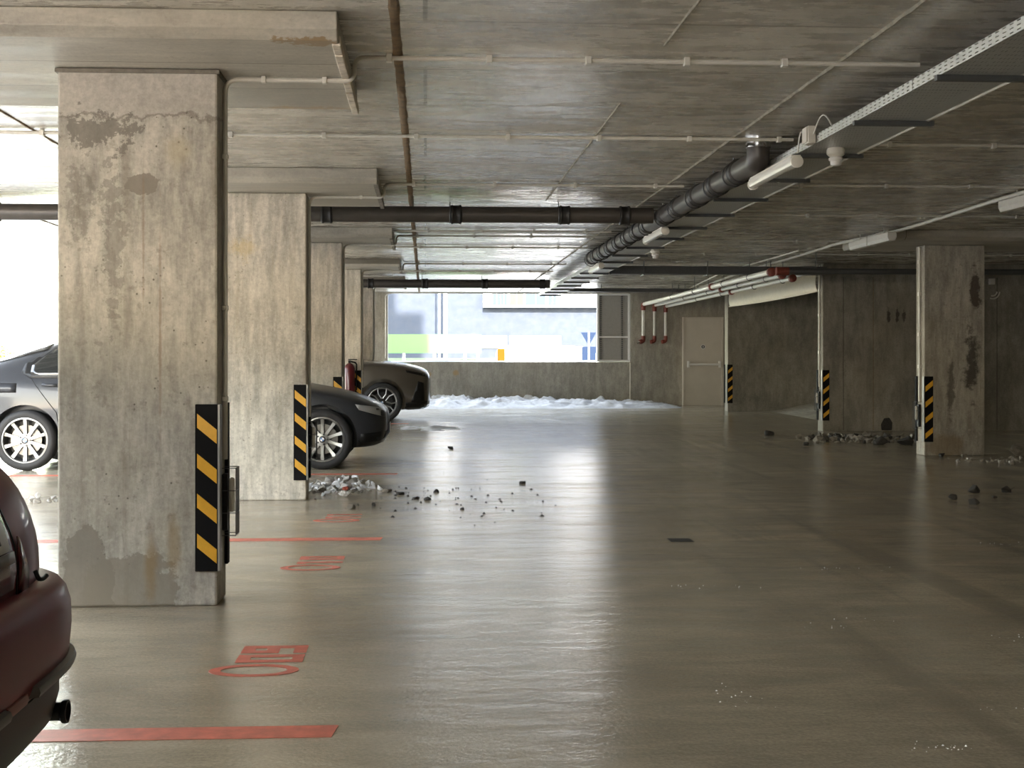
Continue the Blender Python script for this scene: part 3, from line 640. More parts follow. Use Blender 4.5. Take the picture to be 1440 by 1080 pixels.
# ------------------------------------------------------------------ three white fire pipes
for k, (x, lab) in enumerate(((5.03, 'leftmost'), (5.29, 'middle'), (5.55, 'rightmost'))):
    t = thing('fire_pipe', f'white fire pipe with red fittings dropping down the end wall, {lab} of the three', 'pipe', (x, 32.6, 1.6), 'white fire pipes')
    yr = YE - 0.09; r = 0.044 if k == 0 else 0.038; yn = (20.3, 20.7, 21.1)[k]; zz = 2.45 - 0.022 * k
    MB().tube([(x, yr - 0.05, zz), (x, 30.9, zz), (x - 0.04, yn, zz)], r, 14).build('run', M['white_pipe'], t)
    MB().tube([(x, yr, zz - 0.08), (x, yr, 1.66)], r * 0.86, 14).build('riser', M['white_pipe'], t)
    MB().tube(bend([(x, yr - 0.16, zz), (x, yr, zz), (x, yr, zz - 0.14)], 0.08), r + 0.012, 14).build('elbow', M['red_iron'], t)
    MB().tube(bend([(x, yr, 1.72), (x, yr, 1.60), (x - 0.09, yr - 0.03, 1.58)], 0.07), r + 0.008, 14).build('outlet', M['red_iron'], t)
    if k == 0: MB().lathe((x - 0.09, yr - 0.03, 1.58), (-0.9, -0.1, -0.4), [(0.03, 0), (0.03, 0.05), (0.035, 0.06)], 12).build('chrome_tap', M['chrome'], t)
    for y in (yn + 0.03, 24.6 + 0.4 * k): MB().lathe((x - 0.03, y - 0.05, zz), (0, 1, 0), [(r, 0), (r + 0.02, 0.01), (r + 0.02, 0.09), (r, 0.1)], 16).build('coupling', M['red_iron'], t)
    for y in (21.7, 23.6, 26.2, 28.6):
        q = MB(); q.torus((x - 0.03, y, zz), (0, 1, 0), r + 0.006, 0.006, 20, 6); q.tube([(x - 0.03, y, zz + r), (x - 0.03, y, ZC)], 0.005, 6); q.build('hanger', M['dark_steel'], t)
t = thing('fire_pipe', 'dark grey pipe crossing behind the stained right pillar under the ceiling', 'pipe', (5.0, 20.3, 2.4))
MB().tube([(5.16, 20.12, 2.45), (11.8, 20.12, 2.45)], 0.042, 14).build('run', M['dark_steel'], t)
MB().tube([(5.02, 20.12, 2.45), (5.2, 20.12, 2.45)], 0.06, 14).build('red_coupling', M['red_iron'], t)
for x in (5.6, 7.4): MB().tube([(x, 20.12, 2.49), (x, 20.12, ZC)], 0.006, 6).build('hanger', M['dark_steel'], t)
# curled conduits on the dark wall at the right edge
t = thing('wall_conduit', 'curled grey flexible conduits on the dark right wall', 'conduit', (9.0, 22.38, 2.25))
for k in range(2):
    q0 = at(1396, 404 + 6, 22.36); rr = 0.07 + 0.045 * k
    MB().tube([(q0.x + rr * math.sin(a), q0.y, q0.z - rr * math.cos(a)) for a in [R(i * 12 - 20) for i in range(10)]], 0.012, 8).build('flexible_conduit', M['grey_pvc'], t)
p = at(1396, 396, 22.36); MB().box(p.x - 0.05, 22.33, p.z - 0.05, p.x + 0.03, 22.415, p.z + 0.05).build('wall_box', M['grey_pvc'], t, bevel=0.005)

# ------------------------------------------------------------------ curtain over the ramp opening
cu = MB(); n = 90; y0, y1 = 22.80, 29.45; rows = 8; g_ = []
for j in range(rows + 1):
    for i in range(n + 1):
        u = i / n; v = j / rows
        zt = 2.60; zb_ = 2.285 - 0.02 * math.sin(PI * u)
        f = 0.02 * math.sin(u * 37 + 1.5 * math.sin(u * 9)) * v + 0.012 * math.sin(u * 83 + v)
        g_.append((6.36 + f - 0.03 * math.sin(PI * v), y0 + (y1 - y0) * u, zt + (zb_ - zt) * v))
cu.add(g_, [(j * (n + 1) + i, j * (n + 1) + i + 1, (j + 1) * (n + 1) + i + 1, (j + 1) * (n + 1) + i) for j in range(rows) for i in range(n)])
t = thing('roll_up_curtain', 'cream fabric curtain gathered at the top of the ramp opening', 'curtain', (6.36, 26, 2.28))
c_ = cu.build('fabric', M['fabric'], t); sm = c_.modifiers.new('thick', 'SOLIDIFY'); sm.thickness = 0.004
MB().tube([(6.36, 22.78, 2.62), (6.36, 29.46, 2.62)], 0.035, 14).build('roller', M['galv'], t)
MB().tube([(6.35, y0 + (y1 - y0) * i / 20, 2.285 - 0.02 * math.sin(PI * i / 20)) for i in range(21)], 0.008, 8).build('hem_bar', M['fabric'], t)

# ------------------------------------------------------------------ door
dz = 0.092
d = tag(MB().box(6.0, YE - 0.075, dz, 6.86, YE - 0.02, 2.12).build('door_1', M['door_paint'], bevel=0.004), 'beige steel fire door with a white push bar at the end wall', 'door', kind='structure')
fr = MB().box(5.955, YE - 0.09, dz, 5.998, YE - 0.002, 2.16).box(6.862, YE - 0.09, dz, 6.91, YE - 0.002, 2.16).box(5.998, YE - 0.09, 2.122, 6.862, YE - 0.002, 2.16)
fr.build('door_frame', M['door_paint'], d, smooth=False, bevel=0.004)
pb = MB().tube([(6.08, YE - 0.13, 1.06), (6.82, YE - 0.13, 1.06)], 0.026, 10).box(6.06, YE - 0.15, 0.99, 6.11, YE - 0.076, 1.14).box(6.79, YE - 0.15, 0.99, 6.84, YE - 0.076, 1.14)
pb.build('push_bar', M['steel_bar'], d, bevel=0.004)
MB().lathe((6.43, YE - 0.0762, 1.47), (0, -1, 0), [(0.055, 0), (0.055, 0.003)], 24).build('round_sticker', M['white'], d)
MB().lathe((6.43, YE - 0.0792, 1.47), (0, -1, 0), [(0.042, 0), (0.042, 0.001)], 24).build('sticker_centre', M['dark_steel'], d)
MB().box(6.422, YE - 0.082, 1.445, 6.438, YE - 0.0803, 1.495).build('sticker_mark', M['white'], d, smooth=False)

# mesh screen filling the right end of the window
t = thing('wire_screen', 'white framed wire screen filling the right end of the open window', 'screen', (4.36, YE + 0.12, OZ0))
sx0, sx1, sy = 3.97, 4.745, YE + 0.08
f = MB()
for x in (sx0, sx1 - 0.05): f.box(x, sy - 0.03, OZ0 + 0.002, x + 0.05, sy + 0.03, OZ1 - 0.002)
f.box(sx0 + 0.05, sy - 0.025, OZ0 + 0.002, sx1 - 0.05, sy + 0.025, OZ0 + 0.05).box(sx0 + 0.05, sy - 0.02, 1.68, sx1 - 0.05, sy + 0.02, 1.715).box(sx0 + 0.05, sy - 0.025, OZ1 - 0.04, sx1 - 0.05, sy + 0.025, OZ1 - 0.002)
f.build('frame', M['white'], t, smooth=False, bevel=0.004)
for x in (sx0 + 0.08, sx1 - 0.20):
    w = MB()
    for k in range(3): w.tube([(x + 0.014 * k, sy - 0.012, OZ0 + 0.05), (x + 0.014 * k, sy - 0.012, OZ1 - 0.04)], 0.0022, 4)
    k = OZ0 + 0.06
    while k < OZ1 - 0.05: w.box(x - 0.006, sy - 0.016, k, x + 0.034, sy - 0.011, k + 0.02); k += 0.045
    w.build('mesh_edge', M['dark_steel'], t, smooth=False)
MB().box(sx0 + 0.05, sy + 0.002, OZ0 + 0.05, sx1 - 0.05, sy + 0.008, OZ1 - 0.04).build('infill_panel', principled('grey_infill', (0.30, 0.29, 0.27), 0.6, noise=0.06), t, smooth=False)

conduit([(OX1 - 0.015, YE - 0.018, 0.13), (OX1 - 0.015, YE - 0.018, OZ0 - 0.02)], 'thin white conduit down the parapet under the wire screen', r=0.012, name='wall_conduit', cdir=(1, 0, 0))
for k, px in enumerate((1186, 1402, 1228)):
    q = at(px, 500, 22.42)
    struct(f'trim_{7 + k}', MB().box(q.x - 0.004, 22.418, 0.05, q.x + 0.004, 22.4205, 2.5), M['stone'] if k < 2 else M['rust_seam'], ('dark formwork seam on the right wall, left of the stained pillar', 'dark formwork seam on the right wall, right of the stained pillar', 'faint brown formwork seam on the right wall nearest the stained pillar')[k], 'seam', smooth=False)
import mathutils.noise as mno2
sn = MB(); nx = 120; g_ = []
for j in range(7):
    for i in range(nx + 1):
        x = OX0 + 0.02 + (3.93 - OX0) * i / nx; v = j / 6; y = YE + 0.02 + 0.24 * v
        h = 0.002 + (0.018 + 0.05 * math.exp(-((x - 0.35) / 0.5) ** 2) + 0.06 * math.exp(-((x - 4.4) / 0.22) ** 2) + 0.02 * mno2.noise(Vector((x * 4, y * 4, 3)))) * math.sin(PI * v) ** .6
        g_.append((x, y, OZ0 + max(h, 0.001)))
sn.add(g_, [(j * (nx + 1) + i, j * (nx + 1) + i + 1, (j + 1) * (nx + 1) + i + 1, (j + 1) * (nx + 1) + i) for j in range(6) for i in range(nx)])
tag(sn.build('snow', M['snow'], angle=80), 'thin white snow lying on the sill of the open window', 'snow', kind='stuff')

# ------------------------------------------------------------------ floor paint, numbers, drain
def paint(name, polys, label, cat, grp=None):
    mb = MB()
    for pg in polys: mb.prism([(x, y, ground_z(y) + 0.0006) for x, y in pg], (0, 0, 0.0012))
    return tag(mb.build(name, M['floor_paint'], smooth=False), label, cat, grp)
def rect(x0, y0, x1, y1): return [(x0, y0), (x1, y0), (x1, y1), (x0, y1)]
for y, lab in ((4.53, 'red bay line on the floor behind the dark red car'), (9.42, 'thin red bay line crossing past the nearest pillar'), (14.75, 'red bay line beside the graphite sedan'), (24.95, 'red bay line beside the bronze-grey car')):
    w = 0.145
    paint('bay_line', [[(-5.2, y), (-0.297, y), (-0.283, y + w), (-5.2, y + w)]], lab, 'floor line', 'red bay lines')

def glyph(ch):
    """strokes in a unit box, u across (0..1), v up (0..1)"""
    if ch == 'O':
        n = 40; out = []
        for i in range(n):
            if i in (0, n // 2): pass
            a, b_ = 2 * PI * i / n, 2 * PI * (i + 1) / n
            p = lambda t, ru, rv: (0.5 + ru * math.cos(t), 0.5 + rv * math.sin(t))
            out.append([p(a, 0.5, 0.5), p(b_, 0.5, 0.5), p(b_, 0.34, 0.37), p(a, 0.34, 0.37)])
        return out
    if ch == '0': return [rect(0, 0, .33, 1), rect(.67, 0, 1, 1), rect(.33, 0, .67, .17), rect(.33, .8, .67, 1)]
    if ch == '9': return [rect(.66, 0, 1, 1), rect(0, .42, .34, 1), rect(.34, .8, .66, 1), rect(.34, .42, .66, .62), rect(0, 0, .34, .2), rect(.34, 0, .66, .2)]
    if ch == '1': return [rect(.34, 0, .66, 1), rect(.1, .8, .34, 1)]
def number(txt, y, label):
    """read from the aisle: up is towards -x, left to right is +y"""
    x_b, x_t = -0.485, -0.79; polys = []; yy = y
    for i, ch in enumerate(txt):
        w = 0.215 if i == 0 else 0.145; tt = x_t - (0.04 if i == 0 else -0.04)
        for pg in glyph(ch):
            polys.append([(x_b + (tt - x_b) * v, yy + w * u) for u, v in pg])
        yy += w + 0.034
    return paint('bay_number', polys, label, 'bay number', 'red bay numbers')
number('O09', 5.41, 'red bay number 009 on the floor right of the nearest pillar')
number('O10', 8.10, 'red bay number 010 on the floor before the thin red line')
number('O11', 10.48, 'red bay number 011 on the floor before the pale second pillar')
t = thing('floor_drain', 'small dark drain grate set in the floor of the aisle', 'drain', (1.68, 9.3, 0))
MB().box(1.605, 9.215, 0.0004, 1.755, 9.385, 0.0022).build('grate', M['black_plastic'], t, smooth=False)
q = MB()
for k in range(5): q.box(1.62, 9.235 + 0.03 * k, 0.0023, 1.74, 9.243 + 0.03 * k, 0.003)
q.build('bars', M['dark_steel'], t, smooth=False)

# ------------------------------------------------------------------ stones, slush, snow
def stone(x, y, s, label, mat='stone', sq=0.7, grp=None):
    bm = bmesh.new(); rs = random.Random(int(x * 1000 + y * 77))
    for _ in range(13):
        p = Vector((rs.gauss(0, 1), rs.gauss(0, 1), rs.gauss(0, 1))).normalized() * rs.uniform(0.8, 1.05); p.z = max(p.z, -0.5); bm.verts.new(p)
    h_ = bmesh.ops.convex_hull(bm, input=bm.verts); bmesh.ops.delete(bm, geom=[g for g in h_['geom_interior'] if isinstance(g, bmesh.types.BMVert)], context='VERTS')
    bmesh.ops.bevel(bm, geom=bm.edges[:], offset=0.06, segments=1, affect='EDGES')
    me = bpy.data.meshes.new('stone'); bm.to_mesh(me); bm.free()
    me.transform(Matrix.Diagonal((s, s * rs.uniform(0.7, 1.0), s * sq, 1)))
    me.transform(Matrix.Rotation(rs.uniform(0, 6), 4, 'Z'))
    zz = min(v.co.z for v in me.vertices); me.transform(Matrix.Translation((0, 0, -zz - 0.003)))
    me.materials.append(M[mat]); ob = bpy.data.objects.new('stone', me); COL.objects.link(ob); ob.location = (x, y, ground_z(y))
    return tag(ob, label, 'stone', grp)
for x, y, s, mat, lab in [
    (-0.41, 11.62, 0.042, 'stone', 'dark stone just past the red bay number 011'), (-0.59, 11.40, 0.05, 'pale_stone', 'flat pale stone just before the red bay number 011'),
    (-0.34, 12.80, 0.06, 'pale_stone', 'pale pointed stone right of the rubble at the second pillar'), (-0.22, 12.55, 0.045, 'stone', 'dark stone in front of the sedan, left of a cluster'),
    (-0.07, 12.15, 0.04, 'stone', 'dark stone nearest in the cluster before the sedan'), (0.02, 12.05, 0.045, 'stone', 'larger dark stone nearest in the cluster before the sedan'),
    (0.10, 12.75, 0.04, 'stone', 'dark stone at the far side of the cluster before the sedan'), (0.33, 18.7, 0.05, 'stone', 'lone black stone on the bright wet floor of the aisle'),
    (0.30, 11.3, 0.03, 'stone', 'small dark pebble alone in the middle of the aisle'), (0.93, 13.6, 0.04, 'stone', 'flat dark chip on the bright streak of the aisle'),
    (5.24, 21.45, 0.115, 'stone', 'rounded dark stone in the open floor left of the striped wall end'), (5.2, 19.2, 0.055, 'stone', 'small black stone in front of the rubble strip'),
    (4.48, 11.85, 0.05, 'stone', 'black stone left of the four on the floor before the right pillar'), (4.90, 12.42, 0.075, 'stone', 'tallest black stone on the floor before the right pillar'),
    (4.50, 11.45, 0.055, 'stone', 'nearest black stone on the floor before the right pillar'), (5.12, 12.28, 0.062, 'stone', 'rightmost black stone on the floor before the right pillar'),
    (4.88, 11.95, 0.035, 'stone', 'smallest black stone on the floor before the right pillar'),
    (6.62, 19.2, 0.16, 'stone', 'large dark lump at the front of the rubble strip'), (6.25, 19.25, 0.12, 'stone', 'dark lump at the left of the rubble strip'),
    (7.32, 17.1, 0.16, 'pale_stone', 'pale rock right of the stained pillar'), (7.55, 17.0, 0.13, 'stone', 'dark rock at the right edge beside the pale rock'),
    (6.28, 16.95, 0.06, 'stone', 'dark stone at the left foot of the stained right pillar'), (6.55, 16.95, 0.05, 'pale_stone', 'pale stone at the middle of the foot of the stained pillar'),
    (-2.98, 12.9, 0.08, 'stone', 'dark stone on the floor left of the nearest pillar'), (-3.22, 13.0, 0.06, 'stone', 'smaller dark stone by the rear wheel of the sedan')]:
    stone(x, y, s, lab, mat, 0.72 if s > 0.045 else 0.6)
lp = MB().prism([at(1105, 0, 0.1)] * 0 + [(7.30, 22.40, 0.05), (7.46, 22.40, 0.05), (7.47, 22.40, 0.17), (7.42, 22.40, 0.25), (7.34, 22.40, 0.24), (7.29, 22.40, 0.14)], (0, -0.04, 0))
tag(lp.build('broken_slab', M['stone'], bevel=0.01), 'dark broken slab leaning on the foot of the dark right wall', 'stone')

def mound(name, x0, x1, y0, y1, hfun, mat, label, cat, nx=90, ny=24, seed=1):
    import mathutils.noise as mn
    mb = MB(); g_ = []
    for j in range(ny + 1):
        for i in range(nx + 1):
            u, v = i / nx, j / ny; x = x0 + (x1 - x0) * u; y = y0 + (y1 - y0) * v
            nz = mn.fractal(Vector((x * 3.1 + seed, y * 3.1, seed)), 0.8, 2.1, 5)
            h = hfun(u, v) * (0.75 + (0.6 if name == 'snow_bank' else 1.3) * nz) - 0.012
            g_.append((x, y, ground_z(y) + max(h, -0.01)))
    mb.add(g_, [(j * (nx + 1) + i, j * (nx + 1) + i + 1, (j + 1) * (nx + 1) + i + 1, (j + 1) * (nx + 1) + i) for j in range(ny) for i in range(nx)])
    return tag(mb.build(name, mat, angle=80), label, cat, kind='stuff')
ss = lambda a, b_, x: max(0, min(1, (x - a) / (b_ - a))) ** 2 * (3 - 2 * max(0, min(1, (x - a) / (b_ - a))))
mound('snow_bank', -1.0, 5.9, 31.0, 32.70, lambda u, v: (0.24 - 0.16 * u) * ss(0, 0.45, v) * ss(0, 0.12, 1 - u) * (0.6 + 0.4 * v) + 0.05 * ss(0, .1, v) * ss(0, 0.1, 1 - u), M['snow'], 'ridge of white snow along the foot of the end wall', 'snow', 140, 30, 3)
mound('slush', -0.6, 0.7, 22.6, 24.4, lambda u, v: 0.034 * math.sin(PI * u) * math.sin(PI * v), M['snow'], 'patch of thawing snow on the floor before the bronze-grey car', 'snow', 60, 30, 9)
BLOCK = [(-1.2, -0.3, 12.3, 14.35), (-1.8, -0.95, 11.7, 12.5), (5.35, 7.45, 19.05, 21.45), (5.95, 8.1, 15.35, 17.6), (6.2, 12, 22.3, 23), (-5, -0.3, 15, 17.4), (7.1, 7.8, 16.8, 17.3)]
def grit(name, spots, n, mat, label, smin, smax, cat='grit', seed=0):
    rs = random.Random(seed); mb = MB()
    for _ in range(n):
        cx, cy, rx, ry = rs.choice(spots); x = rs.gauss(cx, rx); y = rs.gauss(cy, ry)
        if any(a_ < x < b2 and c_ < y < d_ for a_, b2, c_, d_ in BLOCK): continue
        s = rs.uniform(smin, smax); z = ground_z(y) - 0.001
        a = rs.uniform(0, 6); pts = [(x + s * math.cos(a + k * PI / 2) * rs.uniform(.6, 1.2), y + s * math.sin(a + k * PI / 2) * rs.uniform(.6, 1.2), z) for k in range(4)]
        o = len(mb.v); mb.v += [Vector(p) for p in pts] + [Vector((x, y, z + s * rs.uniform(.5, 1)))]
        for k in range(4): mb.face((o + k, o + (k + 1) % 4, o + 4))
        mb.face((o + 3, o + 2, o + 1, o))
    return tag(mb.build(name, mat, smooth=False), label, cat, kind='stuff')
grit('grit', [(0.0, 12.6, 0.25, 0.5), (-0.6, 12.9, 0.3, 0.5), (0.5, 14.0, 0.5, 1.5), (0.3, 11.5, 0.3, 0.6)], 110, M['stone'], 'dark grit scattered over the aisle before the sedan', 0.006, 0.02, seed=1)
grit('grit', [(1.5, 7.4, 0.1, 0.05), (2.4, 8.0, 0.14, 0.03), (1.9, 6.3, 0.14, 0.08), (2.6, 6.0, 0.1, 0.04), (3.7, 9.0, 0.15, 0.06), (1.1, 5.0, 0.06, 0.1), (2.1, 4.75, 0.12, 0.02), (1.6, 4.3, 0.06, 0.02)], 150, M['white'], 'tiny white crumbs scattered on the near right floor', 0.002, 0.006, seed=3)
def lumps(name, n, x0, x1, y0, y1, mats, label, smin, smax, seed):
    rs = random.Random(seed); bm = bmesh.new()
    for _ in range(n):
        s = rs.uniform(smin, smax) * (1 if rs.random() < .8 else 1.5); x = rs.triangular(x0, x1, x0 + (x1 - x0) * .3); y = rs.triangular(y0, y1); tb = bmesh.new()
        for _k in range(10): tb.verts.new(Vector((rs.gauss(0, 1), rs.gauss(0, 1), rs.gauss(0, .7))).normalized() * s * rs.uniform(.7, 1.1))
        h_ = bmesh.ops.convex_hull(tb, input=tb.verts); bmesh.ops.delete(tb, geom=[g for g in h_['geom_interior'] if isinstance(g, bmesh.types.BMVert)], context='VERTS')
        mi = 0 if rs.random() < .7 else 1
        tm = {v: bm.verts.new(v.co + Vector((x, y, ground_z(y) + s * .35))) for v in tb.verts}
        for f in tb.faces: bm.faces.new([tm[v] for v in f.verts]).material_index = mi
        tb.free()
    me = bpy.data.meshes.new(name); bm.to_mesh(me); bm.free()
    for m in mats: me.materials.append(m)
    ob = bpy.data.objects.new(name, me); COL.objects.link(ob)
    return tag(ob, label, 'rubble', kind='stuff')
lumps('rubble', 150, -1.12, -0.35, 12.46, 14.2, [M['slush'], M['snow']], 'grey and white rubble at the foot of the pale second pillar', 0.018, 0.05, 4)
lumps('rubble', 60, -3.4, -1.85, 11.9, 12.9, [M['slush'], M['stone']], 'grey rubble on the floor left of the second pillar', 0.015, 0.045, 6)
lumps('rubble', 170, 5.45, 7.3, 19.42, 21.4, [M['pale_stone'], M['stone']], 'brown rubble and stones before the dark right wall', 0.02, 0.06, 8)
lumps('rubble', 70, 6.0, 8.3, 15.6, 16.85, [M['pale_stone'], M['slush']], 'thin scatter of rubble in front of the stained right pillar', 0.012, 0.03, 9)
import mathutils.noise as mno
lt = thing('litter', 'crumpled white and red paper in front of the second pillar', 'litter', (-0.70, 12.38, 0))
for nm, cx, cz, sx_, mt in (('white_paper', -0.70, 0.0, 0.055, 'white'), ('red_paper', -0.69, 0.055, 0.035, 'floor_paint')):
    bm = bmesh.new(); bmesh.ops.create_icosphere(bm, subdivisions=3, radius=1.0)
    for v in bm.verts: v.co *= 0.75 + 0.6 * mno.noise(v.co * 2.7 + Vector((cx, 0, cz * 40)))
    z_ = min(v.co.z for v in bm.verts)
    for v in bm.verts: v.co = Vector((cx + v.co.x * sx_, 12.38 + v.co.y * sx_, cz + (v.co.z - z_) * sx_ * .55))
    me = bpy.data.meshes.new(nm); bm.to_mesh(me); bm.free(); part_from_mesh(nm, me, M[mt], lt)
# fire extinguisher on the fourth pillar
ex, ey, ez = -1.18, 22.42 - 0.10, 0.60
t = thing('fire_extinguisher', 'dark red fire extinguisher hung on the fourth left pillar', 'fire extinguisher', (ex, ey, ez))
MB().lathe((ex, ey, ez), (0, 0, 1), [(0.07, 0), (0.085, 0.02), (0.085, 0.44), (0.06, 0.50), (0.025, 0.525)], 24).build('cylinder', M['ext_red'], t)
MB().box(ex - 0.02, ey - 0.02, ez + 0.525, ex + 0.02, ey + 0.02, ez + 0.57).box(ex - 0.02, ey - 0.012, ez + 0.575, ex + 0.12, ey + 0.012, ez + 0.59).build('valve', M['black_plastic'], t)
MB().tube(bend([(ex + 0.02, ey, ez + 0.55), (ex + 0.11, ey, ez + 0.53), (ex + 0.105, ey, ez + 0.1)], 0.08), 0.012, 8).build('hose', M['black_rubber'], t)
MB().box(ex - 0.03, ey + 0.083, ez + 0.3, ex + 0.03, 22.418, ez + 0.4).build('wall_mount', M['black_plastic'], t)
# ------------------------------------------------------------------ cars
def eval_mesh(ob):
    bpy.context.view_layer.update()
    return bpy.data.meshes.new_from_object(ob.evaluated_get(bpy.context.evaluated_depsgraph_get()))

def loft(rings, closed_ends=True):
    n = len(rings[0]); mb = MB()
    for r in rings: mb.v += [Vector(p) for p in r]
    for k in range(len(rings) - 1):
        for i in range(n):
            j = (i + 1) % n; mb.face((k * n + i, k * n + j, (k + 1) * n + j, (k + 1) * n + i))
    for base, rev in ((0, True), ((len(rings) - 1) * n, False)):
        c = len(mb.v); mb.v.append(sum((mb.v[base + i] for i in range(n)), Vector()) / n)
        for i in range(n):
            j = (i + 1) % n; mb.face((base + j, base + i, c) if rev else (base + i, base + j, c))
    return mb

def smooth_mesh(mb, lv):
    me = bpy.data.meshes.new('tmp'); me.from_pydata(mb.v, [], mb.f)
    bm = bmesh.new(); bm.from_mesh(me); bmesh.ops.recalc_face_normals(bm, faces=bm.faces); bm.to_mesh(me); bm.free()
    ob = bpy.data.objects.new('tmp', me); COL.objects.link(ob)
    s = ob.modifiers.new('s', 'SUBSURF'); s.levels = lv; s.render_levels = lv
    r = eval_mesh(ob); bpy.data.objects.remove(ob); bpy.data.meshes.remove(me)
    return r

def cut(me, mb):
    """boolean difference with the closed shape MB"""
    a = bpy.data.objects.new('tmp_a', me); COL.objects.link(a)
    cm = bpy.data.meshes.new('tmp_c'); cm.from_pydata(mb.v, [], mb.f)
    bm = bmesh.new(); bm.from_mesh(cm); bmesh.ops.recalc_face_normals(bm, faces=bm.faces); bm.to_mesh(cm); bm.free()
    c = bpy.data.objects.new('tmp_c', cm); COL.objects.link(c)
    b = a.modifiers.new('b', 'BOOLEAN'); b.operation = 'DIFFERENCE'; b.object = c; b.solver = 'EXACT'
    r = eval_mesh(a); bpy.data.objects.remove(a); bpy.data.objects.remove(c); bpy.data.meshes.remove(cm)
    return r

def bvh_of(me): return BVHTree.FromPolygons([v.co.copy() for v in me.vertices], [tuple(p.vertices) for p in me.polygons])

def conform(name, bvh, poly, axis, mats, parent, off=0.004, thick=0.003, step=0.05):
    """panel cut to POLY and laid on the body. axis 'y-': seen from -Y, poly in (x, z); 'y+': from +Y; 'x+': from +X, poly (y, z); 'z': from above, poly (x, y)"""
    bm = bmesh.new(); vs = [bm.verts.new((a, b_, 0)) for a, b_ in poly]; bm.faces.new(vs)
    for k in (0, 1):
        lo = min(p[k] for p in poly); hi = max(p[k] for p in poly); n = max(1, int((hi - lo) / step))
        for i in range(1, n):
            c = [0, 0, 0]; c[k] = lo + (hi - lo) * i / n; nn = [0, 0, 0]; nn[k] = 1
            bmesh.ops.bisect_plane(bm, geom=bm.verts[:] + bm.edges[:] + bm.faces[:], plane_co=c, plane_no=nn)
    last = None
    for v in bm.verts:
        a, b_ = v.co.x, v.co.y
        o, d = {'y-': ((a, -50, b_), (0, 1, 0)), 'y+': ((a, 80, b_), (0, -1, 0)), 'x+': ((50, a, b_), (-1, 0, 0)), 'z': ((a, b_, 20), (0, 0, -1))}[axis]
        h = bvh.ray_cast(Vector(o), Vector(d))
        if h[0] is None:
            h = bvh.find_nearest(Vector(o) * 0 + (last if last is not None else Vector((a, 0, b_))))
        v.co = h[0] + h[1] * off * (1 if h[1].dot(Vector(d)) < 0 else -1); last = v.co.copy()
    me = bpy.data.meshes.new(name); bmesh.ops.recalc_face_normals(bm, faces=bm.faces); bm.to_mesh(me); bm.free()
    for p in me.polygons: p.use_smooth = True
    ob = part_from_mesh(name, me, mats, parent)
    s = ob.modifiers.new('thick', 'SOLIDIFY'); s.thickness = thick; s.offset = 0
    return ob

